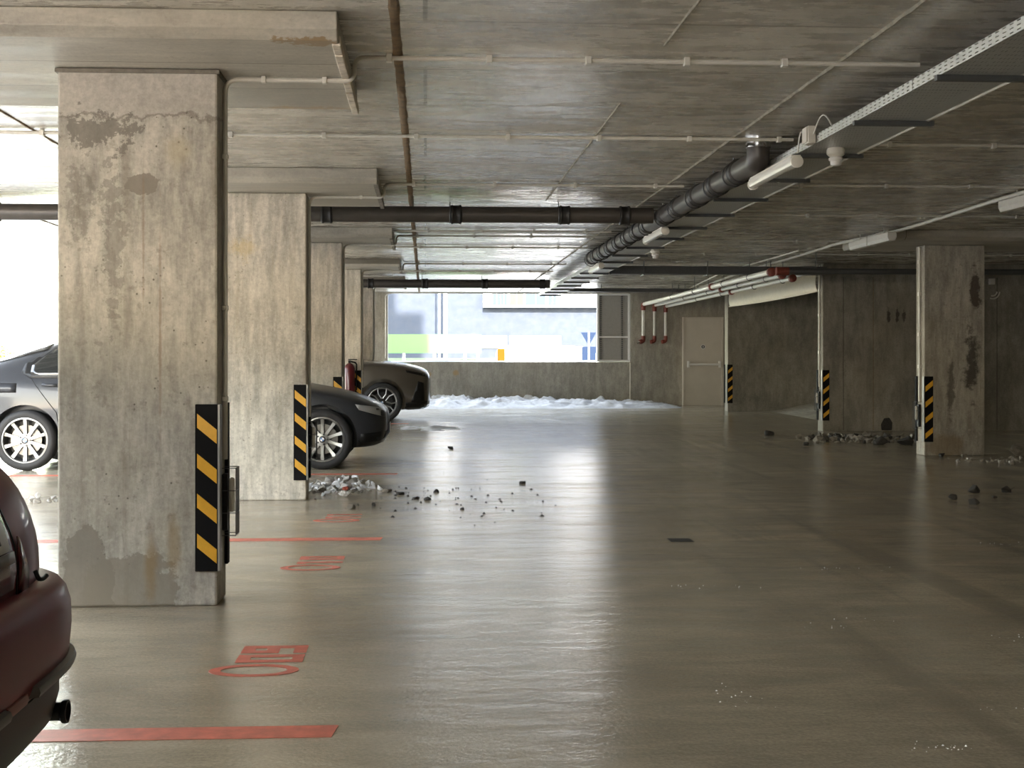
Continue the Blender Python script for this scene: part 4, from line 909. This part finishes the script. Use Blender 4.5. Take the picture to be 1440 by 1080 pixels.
def wheel(par, cx, yf, cz, r, rr, side, style, name='wheel'):
    """tyre with its rim, brake disc and hub cap; yf = outer face, side -1 faces the viewer"""
    w = 0.21; ax = Vector((0, side, 0)); c = Vector((cx, yf, cz))
    prof = [(rr - 0.01, -w), (r - 0.03, -w), (r - 0.006, -w + 0.025), (r, -w + 0.05), (r, -0.05), (r - 0.006, -0.025), (r - 0.03, -0.004), (rr + 0.03, 0.0), (rr + 0.005, -0.006), (rr, -0.02)]
    ty = MB().lathe(c, ax, prof, 56, False, False).build(name, M['tyre'], par, angle=40)
    rm = MB(); rm.lathe(c, ax, [(rr + 0.002, -0.022), (rr + 0.001, -0.008), (rr - 0.012, -0.006), (rr - 0.02, -0.016), (rr - 0.025, -0.06), (rr - 0.03, -0.16)], 56, False, False)
    if style == 'ten':
        for k in range(10):
            a = 2 * PI * k / 10; u = Vector((math.sin(a), 0, math.cos(a))); v = Vector((math.cos(a), 0, -math.sin(a)))
            q = []
            for (d_, hw, dep) in ((0.045, 0.017, -0.028), (rr * 0.6, 0.014, -0.034), (rr - 0.012, 0.020, -0.014)):
                for sg in (-1, 1): q.append(c + u * d_ + v * (hw * sg) + ax * dep)
            o = len(rm.v); rm.v += q + [p - ax * 0.035 for p in q]
            for f in ((0, 1, 3, 2), (2, 3, 5, 4), (0, 2, 8, 6), (2, 4, 10, 8), (1, 7, 9, 3), (3, 9, 11, 5), (6, 8, 9, 7), (8, 10, 11, 9)): rm.face([o + i for i in f])
        rm.lathe(c, ax, [(0.075, -0.05), (0.07, -0.028), (0.05, -0.024)], 24, False, True)
    else:
        for k in range(5):
            for sg in (-1, 1):
                a = 2 * PI * k / 5; a1 = a + sg * 0.42
                p0 = c + Vector((math.sin(a + sg * .12), 0, math.cos(a + sg * .12))) * 0.07 - ax * 0.03
                p1 = c + Vector((math.sin(a1), 0, math.cos(a1))) * rr * 0.62 - ax * 0.03
                p2 = c + Vector((math.sin(a + sg * 0.3), 0, math.cos(a + sg * 0.3))) * (rr - 0.008) - ax * 0.012
                p3 = c + Vector((math.sin(a), 0, math.cos(a))) * (rr - 0.008) - ax * 0.012
                rm.tube([p0, p1, p2], 0.0125, 6); rm.tube([p2, p3], 0.010, 6)
    rim = rm.build('rim', M['alloy'], ty, angle=30)
    MB().lathe(c - ax * 0.09, ax, [(0.03, 0), (rr * 0.68, 0.0), (rr * 0.68, 0.012), (0.03, 0.012)], 36).build('brake_disc', M['disc'] if style == 'ten' else M['dark_alloy'], ty)
    MB().lathe(c - ax * 0.17, ax, [(rr - 0.02, 0), (rr - 0.02, 0.01)], 36).build('backing', M['black_plastic'], ty)
    if style == 'ten':
        for k in range(5):
            a = 2 * PI * k / 5 + 0.3
            p = c + Vector((math.sin(a), 0, math.cos(a))) * 0.055 - ax * 0.03; rm2 = MB().cyl(p, p + ax * 0.012, 0.011, 8); rm2.build('wheel_bolt', M['dark_alloy'], ty)
    hb = MB(); hb.mi = 0; hb.lathe(c - ax * 0.026, ax, [(0.036, 0), (0.036, 0.008), (0.03, 0.010)], 24)
    for k in range(4):
        hb.mi = 1 if k % 2 else 2; a0 = k * PI / 2
        pts = [c - ax * 0.0155] + [c - ax * 0.0155 + Vector((math.sin(a0 + PI / 2 * i / 6), 0, math.cos(a0 + PI / 2 * i / 6))) * 0.022 for i in range(7)]
        hb.prism(pts, ax * 0.001)
    hb.build('hub_cap', [M['dark_alloy'], M['blue'], M['white']], ty)
    return ty

def car_loft(xn, yc, st, axles, ra, zg, wheel_y):
    """st: (x from nose, half width, underside, shoulder z, top z, roof half width or None). The nose points to +X."""
    rings = []
    for (x, w, zb, zs, zt, wr) in st:
        h = [(0, zb), (0.78 * w, zb), (0.965 * w, zb + 0.09), (w, zb + 0.5 * (zs - zb)), (0.985 * w, zs - 0.07), (0.935 * w, zs)]
        h += [(0.66 * w, zs + (zt - zs) * 0.72), (0, zt)] if wr is None else [(wr, zt - 0.055), (0, zt)]
        full = h + [(-a, b_) for a, b_ in h[-2:0:-1]]
        rings.append([(xn - x, yc + a, b_ + zg) for a, b_ in full])
    me = smooth_mesh(loft(rings), 3)
    for ax_ in axles:
        for sd in (-1, 1):
            ya = yc + sd * (wheel_y + 0.25); yb = yc + sd * (wheel_y - 0.30)
            me = cut(me, MB().cyl((xn - ax_, ya, zg + ra[1]), (xn - ax_, yb, zg + ra[1]), ra[0], 48))
    me.materials.clear()
    for p in me.polygons:
        p.use_smooth = True; c = p.center
        for ax_ in axles:
            if math.hypot(c.x - (xn - ax_), c.z - zg - ra[1]) < ra[0] - 0.0005 and abs(p.normal.y) < 2 and abs(c.y - yc) < wheel_y + 0.05 and c.z < zg + ra[1] + ra[0]: p.material_index = 1
    return me

# --- graphite sedan
XN, YC = -0.42, 16.30
st = [(0.00, .48, .34, .58, .60, None), (0.04, .66, .26, .645, .665, None), (0.16, .775, .215, .70, .735, None), (0.40, .845, .20, .775, .83, None), (0.75, .87, .20, .85, .905, None),
      (1.15, .875, .19, .90, .965, None), (1.45, .875, .19, .93, 1.01, None), (1.62, .875, .19, .94, 1.08, .70), (2.25, .875, .18, .95, 1.40, .60), (2.8, .875, .18, .955, 1.465, .585),
      (3.3, .875, .18, .96, 1.455, .585), (3.65, .875, .18, .97, 1.405, .585), (3.98, .875, .18, .98, 1.315, .60), (4.25, .87, .19, .985, 1.225, .63), (4.45, .865, .20, .985, 1.15, .66),
      (4.75, .84, .24, .975, 1.095, None), (4.93, .79, .30, .92, 1.03, None), (4.99, .66, .40, .82, .88, None)]
AX = (0.69, 3.84); WR = 0.325
t = thing('sedan', 'graphite grey sedan parked behind the first two pillars, nose towards the aisle', 'car', (XN - 2.5, YC, 0))
me = car_loft(XN, YC, st, AX, (0.37, 0.335), 0.0, 0.875); me.set_sharp_from_angle(angle=R(40)); bv = bvh_of(me)
body = part_from_mesh('body', me, [M['grey_paint'], M['black_plastic']], t)
for sd, ax_ in ((-1, 'y-'), (1, 'y+')):
    P = lambda pts: [(XN - a, b_) for a, b_ in pts]
    conform('window_surround', bv, P([(1.75, .985), (2.25, 1.30), (2.8, 1.38), (3.3, 1.37), (3.62, 1.315), (3.88, 1.14), (3.90, 1.05), (3.80, .985)]), ax_, M['black_plastic'], t, 0.003, 0.002)
    conform('side_window', bv, P([(1.90, 1.01), (2.30, 1.285), (2.72, 1.35), (2.72, 1.01)]), ax_, M['glass'], t, 0.007)
    conform('side_window', bv, P([(2.80, 1.01), (2.80, 1.355), (3.3, 1.345), (3.60, 1.29), (3.80, 1.12), (3.80, 1.04), (3.75, 1.01)]), ax_, M['glass'], t, 0.007)
    conform('door_seam', bv, P([(3.80, 1.0), (3.792, 1.0), (3.50, .62), (3.46, .35), (3.47, .35), (3.51, .62)]), ax_, M['black_plastic'], t, 0.0025, 0.002)
    conform('door_seam', bv, P([(2.76, 1.0), (2.768, 1.0), (2.758, .35), (2.75, .35)]), ax_, M['black_plastic'], t, 0.0025, 0.002)
    conform('door_handle', bv, P([(3.50, .895), (3.66, .90), (3.66, .925), (3.50, .92)]), ax_, M['grey_paint'], t, 0.022, 0.012)
    conform('headlamp', bv, P([(0.03, .56), (0.30, .64), (0.34, .70), (0.10, .665), (0.02, .62)]), ax_, M['clear_lamp'], t, 0.004)
    conform('lower_bumper', bv, P([(0.02, .30), (0.30, .25), (0.33, .38), (0.02, .40)]), ax_, M['black_plastic'], t, 0.004)
    yy = YC + sd * 0.885
    for a in AX: wheel(t, XN - a, YC + sd * 0.872, WR, WR, 0.242, sd, 'ten')
    MB().lathe((XN - 1.98, YC + sd * 0.90, .98), (1, 0, 0), [(.01, -.09), (.06, -.07), (.07, 0), (.05, .07), (.01, .09)], 16).build('door_mirror', M['grey_paint'], t) if sd < 0 else None
P = lambda pts: [(XN - a, b_) for a, b_ in pts]
conform('seam', bv, P([(3.93, .835), (4.19, .835), (4.19, .935), (3.93, .935)]), 'y-', M['black_plastic'], t, 0.0012, 0.001)
conform('fuel_flap', bv, P([(3.937, .842), (4.183, .842), (4.183, .928), (3.937, .928)]), 'y-', M['grey_paint'], t, 0.0035, 0.002)
conform('windscreen', bv, [(XN - 1.60, YC - .62), (XN - 1.60, YC + .62), (XN - 2.20, YC + .54), (XN - 2.20, YC - .54)], 'z', M['glass'], t)
conform('rear_window', bv, [(XN - 3.68, YC - .52), (XN - 3.68, YC + .52), (XN - 4.33, YC + .60), (XN - 4.33, YC - .60)], 'z', M['glass'], t)
conform('grille', bv, [(YC - .36, .46), (YC + .36, .46), (YC + .30, .60), (YC - .30, .60)], 'x+', M['black_plastic'], t, 0.004)
conform('lower_grille', bv, [(YC - .55, .27), (YC + .55, .27), (YC + .5, .40), (YC - .5, .40)], 'x+', M['black_plastic'], t, 0.004)
MB().box(XN + 0.012, YC - .26, .36, XN + 0.022, YC + .26, .47).build('number_plate', M['plate'], t, smooth=False, bevel=0.003)

# --- bronze-grey tall car
XN, YC, ZG = 0.09, 26.20, ground_z(26.2)
st = [(0.0, .60, .30, .78, .83, None), (0.045, .80, .24, .86, .92, None), (0.18, .90, .21, .93, .99, None), (0.50, .95, .20, .99, 1.075, None), (0.85, .96, .20, 1.02, 1.105, None),
      (1.30, .96, .20, 1.04, 1.135, None), (1.55, .96, .20, 1.05, 1.19, None), (1.75, .96, .20, 1.06, 1.30, .76), (2.4, .96, .20, 1.07, 1.60, .70), (3.0, .96, .20, 1.08, 1.65, .69),
      (4.1, .96, .20, 1.09, 1.60, .67), (4.55, .95, .24, 1.09, 1.42, .68), (4.85, .90, .32, 1.05, 1.15, None), (4.95, .74, .44, .9, 1.0, None)]
AX = (0.85, 3.85)
t = thing('car', 'tall bronze-grey car with white-edged wheels parked nearest the end wall', 'car', (XN - 2.5, YC, ZG))
me = car_loft(XN, YC, st, AX, (0.41, 0.365), ZG, 0.955); me.set_sharp_from_angle(angle=R(40)); bv = bvh_of(me)
part_from_mesh('body', me, [M['bronze_paint'], M['black_plastic']], t)
for sd, ax_ in ((-1, 'y-'), (1, 'y+')):
    P = lambda pts: [(XN - a, b_ + ZG) for a, b_ in pts]
    conform('side_window', bv, P([(1.95, 1.10), (2.45, 1.48), (3.0, 1.53), (4.0, 1.49), (4.3, 1.32), (4.3, 1.13)]), ax_, M['glass'], t, 0.004)
    conform('headlamp', bv, P([(0.05, .80), (0.42, .885), (0.44, .93), (0.05, .85)]), ax_, M['black_plastic'], t, 0.004)
    conform('air_curtain', bv, P([(0.10, .36), (0.34, .36), (0.22, .73), (0.12, .70)]), ax_, M['black_plastic'], t, 0.004)
    conform('lower_bumper', bv, P([(0.03, .24), (0.42, .22), (0.44, .35), (0.02, .38)]), ax_, M['black_plastic'], t, 0.006)
    for a in AX: wheel(t, XN - a, YC + sd * 0.958, 0.355 + ZG, 0.355, 0.265, sd, 'vee')
conform('windscreen', bv, [(XN - 1.68, YC - .66), (XN - 1.68, YC + .66), (XN - 2.35, YC + .58), (XN - 2.35, YC - .58)], 'z', M['glass'], t)
conform('grille', bv, [(YC - .34, .50 + ZG), (YC + .34, .50 + ZG), (YC + .30, .78 + ZG), (YC - .30, .78 + ZG)], 'x+', M['black_plastic'], t, 0.004)
MB().box(XN + 0.010, YC - .26, .40 + ZG, XN + 0.02, YC + .26, .50 + ZG).build('number_plate', M['plate'], t, smooth=False, bevel=0.003)

# --- dark red car, tail towards the aisle (stacked plan outlines)
YC = 3.40
def outline(xr, xf, hw, n=64, e=4.6, t0=None, t1=None):
    a = (xr - xf) / 2; cx = (xr + xf) / 2; out = []
    for i in range(n):
        s = 2 * PI * i / n if t0 is None else t0 + (t1 - t0) * i / (n - 1)
        c, d = math.cos(s), math.sin(s)
        out.append((cx + a * math.copysign(abs(c) ** (2 / e), c), YC + hw * math.copysign(abs(d) ** (2 / e), d)))
    return out
lv = [(z, a + 0.045, b_, h) for z, a, b_, h in [(.24, -1.12, -4.9, .80), (.32, -1.09, -4.98, .83), (.45, -1.07, -5.03, .86), (.60, -1.045, -5.06, .87), (.70, -1.043, -5.04, .868), (.78, -1.064, -5.0, .86), (.85, -1.094, -4.85, .845),
      (.925, -1.155, -4.4, .83), (.975, -1.25, -4.1, .81), (1.005, -1.42, -3.95, .79), (1.03, -1.58, -3.8, .75), (1.16, -1.76, -3.55, .70), (1.33, -2.08, -3.2, .62), (1.42, -2.32, -2.95, .55), (1.445, -2.5, -2.8, .42)]]
t = thing('car', 'dark red car with its rear corner at the left edge, nearest the viewer', 'car', (-3.0, YC, 0))
rings = [[(x, y, z) for x, y in outline(a, b_, h)] for z, a, b_, h in lv]
me = smooth_mesh(loft(rings), 1)
for ax_ in (-1.85, -4.35):
    for sd in (-1, 1): me = cut(me, MB().cyl((ax_, YC + sd * 1.1, .31), (ax_, YC + sd * .60, .31), .345, 40))
me.materials.clear()
for p in me.polygons:
    p.use_smooth = True
    if any(math.hypot(p.center.x - a, p.center.z - .31) < .344 for a in (-1.85, -4.35)): p.material_index = 1
me.set_sharp_from_angle(angle=R(40)); bv = bvh_of(me)
part_from_mesh('body', me, [M['red_paint'], M['black_plastic']], t)
def band(name, prof, mat, t0, t1, n=72, xf=-5.1):
    """strip swept round the tail; prof: (rear x, half width, z)"""
    mb = MB(); k = len(prof); prof = [(a + 0.035, h, z) for a, h, z in prof]
    for xr, hw, z in prof: mb.v += [Vector((x, y, z)) for x, y in outline(xr, xf, hw, n, 4.6, t0, t1)]
    for q in range(k):
        r2 = (q + 1) % k
        for i in range(n - 1): mb.face((q * n + i, q * n + i + 1, r2 * n + i + 1, r2 * n + i))
    mb.face([q * n for q in range(k)]); mb.face([q * n + n - 1 for q in range(k)][::-1])
    return mb.build(name, mat, t, angle=45)
TW = 1.22
bump = [(-1.10, .80, .365), (-1.00, .872, .368), (-.975, .885, .385), (-.962, .892, .42), (-.955, .895, .50), (-.957, .894, .555), (-.968, .890, .592), (-.985, .884, .612), (-1.01, .876, .622), (-1.10, .84, .618)]
band('rear_bumper', bump, M['red_paint'], -TW, TW)
band('rub_strip', [(-.972, .885, .394), (-.948, .902, .397), (-.944, .906, .408), (-.948, .902, .419), (-.966, .890, .424)], M['strip_grey'], 0.0004, TW)
band('rub_strip', [(-.972, .885, .394), (-.948, .902, .397), (-.944, .906, .408), (-.948, .902, .419), (-.966, .890, .424)], M['strip_grey'], -TW, -0.03)
band('diffuser', [(-1.14, .78, .21), (-1.04, .83, .215), (-1.0, .86, .26), (-.985, .874, .32), (-.985, .874, .372), (-1.10, .80, .372)], M['black_plastic'], -TW, TW)
band('reflector', [(-.972, .884, .394), (-.958, .896, .396), (-.955, .898, .408), (-.958, .896, .420), (-.968, .888, .423)], principled('dull_reflector', (0.16, 0.03, 0.015), 0.4), -0.026, -0.0004, 16)
conform('plate_recess', bv, [(YC - .62, .64), (YC + .12, .64), (YC + .145, .68), (YC + .135, .85), (YC + .10, .88), (YC - .62, .88)], 'x+', M['red_lamp'], t, 0.004)
pl = conform('number_plate', bv, [(YC - .44, .735), (YC + .08, .735), (YC + .08, .850), (YC - .44, .850)], 'x+', M['plate'], t, 0.016, 0.004)
conform('plate_frame', bv, [(YC - .45, .705), (YC + .095, .705), (YC + .095, .732), (YC - .45, .732)], 'x+', M['strip_grey'], t, 0.018, 0.006)
g0 = YC - .045
for i, sg in enumerate([[(0, 0), (.013, 0), (.013, .078), (0, .078)], [(.048, 0), (.061, 0), (.061, .078), (.048, .078)], [(.013, .078), (.013, .056), (.0305, .022), (.048, .056), (.048, .078), (.0305, .046)]]):
    conform('plate_letter', bv, [(g0 + a, .753 + b_) for a, b_ in sg], 'x+', M['black_plastic'], pl, 0.0195, 0.001, 0.2)
conform('tail_lamp', bv, [(YC + .165, .615), (YC + .265, .615), (YC + .26, .66), (YC + .215, .75), (YC + .20, .757), (YC + .18, .71)], 'x+', M['red_lamp'], t, 0.006)
conform('boot_lid_seam', bv, [(YC + .155, .62), (YC + .162, .62), (YC + .172, .74), (YC + .16, .88), (YC + .152, .88), (YC + .164, .74)], 'x+', M['black_plastic'], t, 0.003, 0.002)
conform('rear_window', bv, [(-1.66, YC - .55), (-1.66, YC + .55), (-2.2, YC + .45), (-2.2, YC - .45)], 'z', M['glass'], t)
for sd, ax_ in ((-1, 'y-'), (1, 'y+')):
    conform('side_window', bv, [(-1.95, 1.06), (-3.4, 1.06), (-3.1, 1.32), (-2.25, 1.32)], ax_, M['glass'], t)
    for a in (-1.85, -4.35): wheel(t, a, YC + sd * .845, .305, .305, .205, sd, 'ten')
hk = MB().tube(bend([(-.985, YC + .265, .662), (-.978, YC + .272, .640), (-.972, YC + .295, .638), (-.968, YC + .31, .644)], .008), .006, 8)
hk.build('lamp_clip', M['black_plastic'], t)
MB().lathe((-1.245, YC + .42, .268), (1, 0, 0), [(.024, 0), (.024, .285), (.030, .290), (.0315, .297), (.030, .304), (.026, .304), (.022, .25), (.021, .1)], 28, True, True).build('exhaust_pipe', M['black_plastic'], t)
conform('bumper_seam', bv, [(0, 0), (1, 0), (1, 1)], 'x+', M['black_plastic'], t) if False else None

# ------------------------------------------------------------------ outside
gm, nt, b = nmat('snowy_ground')
P = nd(nt, 'ShaderNodeNewGeometry').outputs['Position']
n1 = nd(nt, 'ShaderNodeTexNoise', {'Vector': P, 'Scale': 0.25, 'Detail': 6.0}).outputs['Fac']
nt.links.new(mixc(nt, rng(nt, n1, 0.42, 0.55), (0.34, 0.34, 0.355), (0.20, 0.197, 0.19)), b.inputs['Base Color']); b.inputs['Roughness'].default_value = 0.8
struct('ground_outside', MB().box(-90, -60, -0.6, 90, 160, -0.34), gm, 'snowy ground outside the garage', 'ground', smooth=False)
GO = -0.34
# the block of flats standing over the left of the garage
t = thing('apartment_block', 'tall block of flats standing over the left part of the garage', 'building', (-3, 12, 2.9))
am = principled('render', (0.5, 0.48, 0.45), 0.8)
MB().box(XL, 2.0, 2.95, -0.07, 33.0, 46).build('tower', am, t, smooth=False)
MB().box(-0.069, 2.0, 2.95, 1.36, 33.0, 23.2).build('stair_wing', am, t, smooth=False)
MB().box(XL, YB, ZC + 0.082, XR, YE + 0.3, 2.949).build('roof_deck', am, t, smooth=False)
# building across the street
FY = 75.0
def fb(x0, y0, x1, y1, dy0, dy1):
    a = at(x0, y0, FY); b_ = at(x1, y1, FY); return MB().box(a.x, FY - dy0, b_.z, b_.x, FY - dy1, a.z)
t = thing('street_office_building', 'pale grey building across the street behind the open window', 'building', (5, FY, GO))
fm = concrete('blue_grey_render', (0.019, 0.0245, 0.037), (1, 1, 1), 0.35, dirt=0.05, pit=0)
MB().box(-8, FY, GO, 60, FY + 14, 16).build('wall', fm, t, smooth=False)
fb(679, 412, 848, 433, 0.55, 0.002).build('ledge_panel', M['white'], t, smooth=False)
for x0, x1, mm in ((692, 703, 'glass_out'), (703.5, 712, 'glass_out'), (716, 735, 'glass_green'), (738, 766, 'glass_out'), (770, 781, 'glass_out')):
    if mm not in M: M[mm] = principled(mm, (0.016, 0.028, 0.042) if mm == 'glass_out' else (0.025, 0.045, 0.022), 0.5, spec=0.15)
    f = fb(x0, 400, x1, 429.5, 0.60, 0.56).build('window', M[mm], t, smooth=False)
    m_ = (x0 + x1) / 2; fb(m_ - 0.4, 400, m_ + 0.4, 429.5, 0.63, 0.601).build('window_bar', M['white'], f, smooth=False)
fb(677, 472, 713, 490, 0.06, 0.002).build('grey_panel', principled('grey_green', (0.085, 0.10, 0.085), 0.6), t, smooth=False)
fb(716, 472, 789, 490, 0.06, 0.002).build('grey_panel', principled('mid_grey', (0.085, 0.088, 0.09), 0.6), t, smooth=False)
for x0, x1 in ((616.5, 619.5), (623.5, 629)):
    a = at(x0, 400, 71); b_ = at(x1, 500, 71)
    tag(MB().cyl(((a.x + b_.x) / 2, 71, GO), ((a.x + b_.x) / 2, 71, 9), (b_.x - a.x) / 2, 12).build('street_pole', M['white']), 'white pole outside, ' + ('thinner left one of the pair' if x0 < 620 else 'thicker right one of the pair') + ' before the building', 'pole', 'white poles outside')
# green hoarding on posts over a grassy bank
a = at(470, 470, 66); b_ = at(677, 496.5, 66)
t = thing('hoarding', 'green hoarding board on posts outside, partly in shadow', 'hoarding', (0, 66, GO))
MB().box(a.x, 66, b_.z, b_.x, 66.06, a.z).build('board', principled('green_board', (0.038, 0.14, 0.02), 0.6), t, smooth=False)
for x in (540, 568, 611, 654, 672):
    q = at(x, 500, 66.1); MB().box(q.x - 0.06, 66.07, GO + 1.0, q.x + 0.06, 66.15, b_.z + 0.3).build('post', M['white'], t, smooth=False)
bk = MB(); rows = [(61.0, GO), (63.0, 0.6), (65.5, 1.02), (69.5, 1.22), (70, GO)]
for y, z in rows: bk.v += [Vector((-40, y, z)), Vector((12, y, z))]
for k in range(4): bk.face((2 * k, 2 * k + 1, 2 * k + 3, 2 * k + 2))
struct('ground_bank', bk, principled('frosty_grass', (0.07, 0.10, 0.045), 0.9, noise=0.4, nscale=3), 'frosty grass bank under the green hoarding', 'bank')
# white van
VY = 58.0; a = at(697, 485, VY); b_ = at(842, 485, VY)
t = thing('van', 'white van with an orange rear lamp parked outside the window', 'van', ((a.x + b_.x) / 2, VY, GO))
x0, x1, zt = a.x, b_.x, a.z
rr_ = []
for x, zz, w in ((x0, zt - .45, .70), (x0 + .05, zt - .18, .8), (x0 + .25, zt - .04, .84), (x0 + .7, zt, .85), (x1 - 1.2, zt - .02, .85), (x1 - .5, zt - .05, .84), (x1 - .1, zt - .30, .8), (x1, zt - .8, .7)):
    rr_.append([(x, VY + s_ * w, z) for s_, z in ((-1, 0.0), (-1, zz - .12), (-.86, zz), (.86, zz), (1, zz - .12), (1, 0.0))])
MB_ = loft(rr_); part_from_mesh('body', smooth_mesh(MB_, 2), M['white'], t)
lp_ = at(706, 498, VY - .9); MB().box(lp_.x - .18, VY - .93, lp_.z - .28, lp_.x + .12, VY - .80, lp_.z + .22).build('rear_lamp', principled('orange_lamp', (0.16, 0.026, 0.002), 0.9, spec=0.05), t, bevel=0.03)
for x in (x0 + .8, x1 - .8): MB().lathe((x, VY - .7, 0.0), (0, -1, 0), [(.34, -.1), (.34, .1)], 24).build('wheel', M['tyre'], t)
# backs of two road signs on one pole
sy = 56.0
t = thing('road_sign', 'backs of a triangular and a square road sign on one pole outside', 'road sign', (at(828, 480, sy).x, sy, GO))
sg_ = principled('grey_sign_back', (0.010, 0.016, 0.032), 0.95, spec=0.05)
MB().prism([at(817, 467.5, sy), at(838.5, 467.5, sy), at(828, 486.5, sy)], (0, 0.02, 0)).build('triangular_sign', sg_, t, smooth=False)
MB().prism([at(818, 487.5, sy), at(838, 487.5, sy), at(838, 507, sy), at(818, 507, sy)], (0, 0.02, 0)).build('square_sign', sg_, t, smooth=False)
q = at(828, 480, sy); MB().cyl((q.x, sy - 0.035, GO), (q.x, sy - 0.035, at(828, 466, sy).z), 0.03, 10).build('pole', M['white'], t)
# pale house and a shrub seen past the open left side
a = at(52, 480, 45); t = thing('street_house', 'pale green house beyond the open left side', 'building', (a.x + 3, 45, GO))
MB().box(a.x, 45, GO, a.x + 8, 52, 9).build('wall', principled('pale_green_render', (0.62, 0.70, 0.55), 0.8), t, smooth=False)
t = thing('street_sky_blocker', 'added row of houses left of the garage, out of view, blocking the low sky', 'building', (-30, -10, GO))  # added houses, never in view, to block the bright low sky on the left
MB().box(-36, -60, GO, -27, 22, 8).build('wall', principled('brown_render', (0.22, 0.19, 0.16), 0.85), t, smooth=False)
MB().prism([(-36.5, -60, 8), (-26.5, -60, 8), (-31.5, -60, 11)], (0, 82, 0)).build('roof', principled('brown_roof', (0.12, 0.07, 0.05), 0.85), t, smooth=False)
rs = random.Random(5); a = at(2, 500, 40); t = thing('shrub', 'yellowish shrub beyond the open left side', 'shrub', (a.x, 40, GO))
lf = MB()
for _ in range(700):
    d_ = Vector((rs.gauss(0, 1), rs.gauss(0, 1), rs.gauss(0, 1))).normalized() * (0.35 + 0.65 * rs.random() ** .5); c = Vector((a.x, 40, a.z - .25)) + Vector((d_.x * .5, d_.y * .5, d_.z * .55)); u = Vector((rs.gauss(0, 1), rs.gauss(0, 1), rs.gauss(0, 1))).normalized(); w = u.orthogonal().normalized()
    lf.add([c - u * .07, c + w * .035, c + u * .07, c - w * .035], [(0, 1, 2, 3)])
lf.build('foliage', principled('yellow_leaf', (0.35, 0.30, 0.06), 0.7), t, smooth=False)
MB().tube([(a.x, 40, GO), (a.x + .02, 40, a.z - .3)], .04, 8).build('stem', M['stone'], t)

# ------------------------------------------------------------------ light
w = bpy.data.worlds.new('world'); SC.world = w; w.use_nodes = True; nt = w.node_tree; bg = nt.nodes['Background']
sk = nd(nt, 'ShaderNodeTexSky'); sk.sky_type = 'NISHITA'; sk.sun_disc = False; sk.sun_elevation = R(28); sk.sun_rotation = R(178); sk.air_density = 1.2; sk.dust_density = 0.6
hs = nd(nt, 'ShaderNodeHueSaturation', {'Saturation': 0.5, 'Color': sk.outputs[0]})
wm = nd(nt, 'ShaderNodeMix', {'Factor': 1.0, 6: hs.outputs[0], 7: (1.0, 0.97, 0.905, 1)}, data_type='RGBA', blend_type='MULTIPLY')
nt.links.new(wm.outputs[2], bg.inputs['Color']); bg.inputs['Strength'].default_value = 0.95
sl = bpy.data.lights.new('sun', 'SUN'); sl.energy = 10.5; sl.angle = R(0.6); sl.color = (1.0, 0.95, 0.87)
so = bpy.data.objects.new('sun', sl); COL.objects.link(so)
az, el = R(2.0), R(25)
so.rotation_euler = Vector((-math.sin(az) * math.cos(el), math.cos(az) * math.cos(el), -math.sin(el))).to_track_quat('-Z', 'Y').to_euler()
so.location = (0, -40, 30)
def portal(loc, rot, sx, sy):
    l = bpy.data.lights.new('portal', 'AREA'); l.shape = 'RECTANGLE'; l.size = sx; l.size_y = sy; l.cycles.is_portal = True
    o = bpy.data.objects.new('portal', l); COL.objects.link(o); o.location = loc; o.rotation_euler = rot
portal((XL - 0.05, (YB + YE) / 2, 1.45), (R(90), 0, R(-90)), YE - YB, 2.5)
portal(((OX0 + 3.97) / 2, YE + 0.32, 1.91), (R(-90), 0, 0), 4.8, 1.58)
portal(((XL - 2.8) / 2, YB - 0.05, 1.35), (R(90), 0, 0), 2.9, 2.7)
vs = SC.view_settings; SC.display_settings.display_device = 'sRGB'
vs.view_transform = 'Standard'; vs.look = 'None'; vs.gamma = 1.0; vs.use_curve_mapping = False; vs.exposure = 2.05
cy = SC.cycles
cy.max_bounces = 10; cy.diffuse_bounces = 7; cy.glossy_bounces = 4; cy.transparent_max_bounces = 12; cy.sample_clamp_indirect = 8; cy.caustics_reflective = False; cy.caustics_refractive = False
cy.use_denoising = True
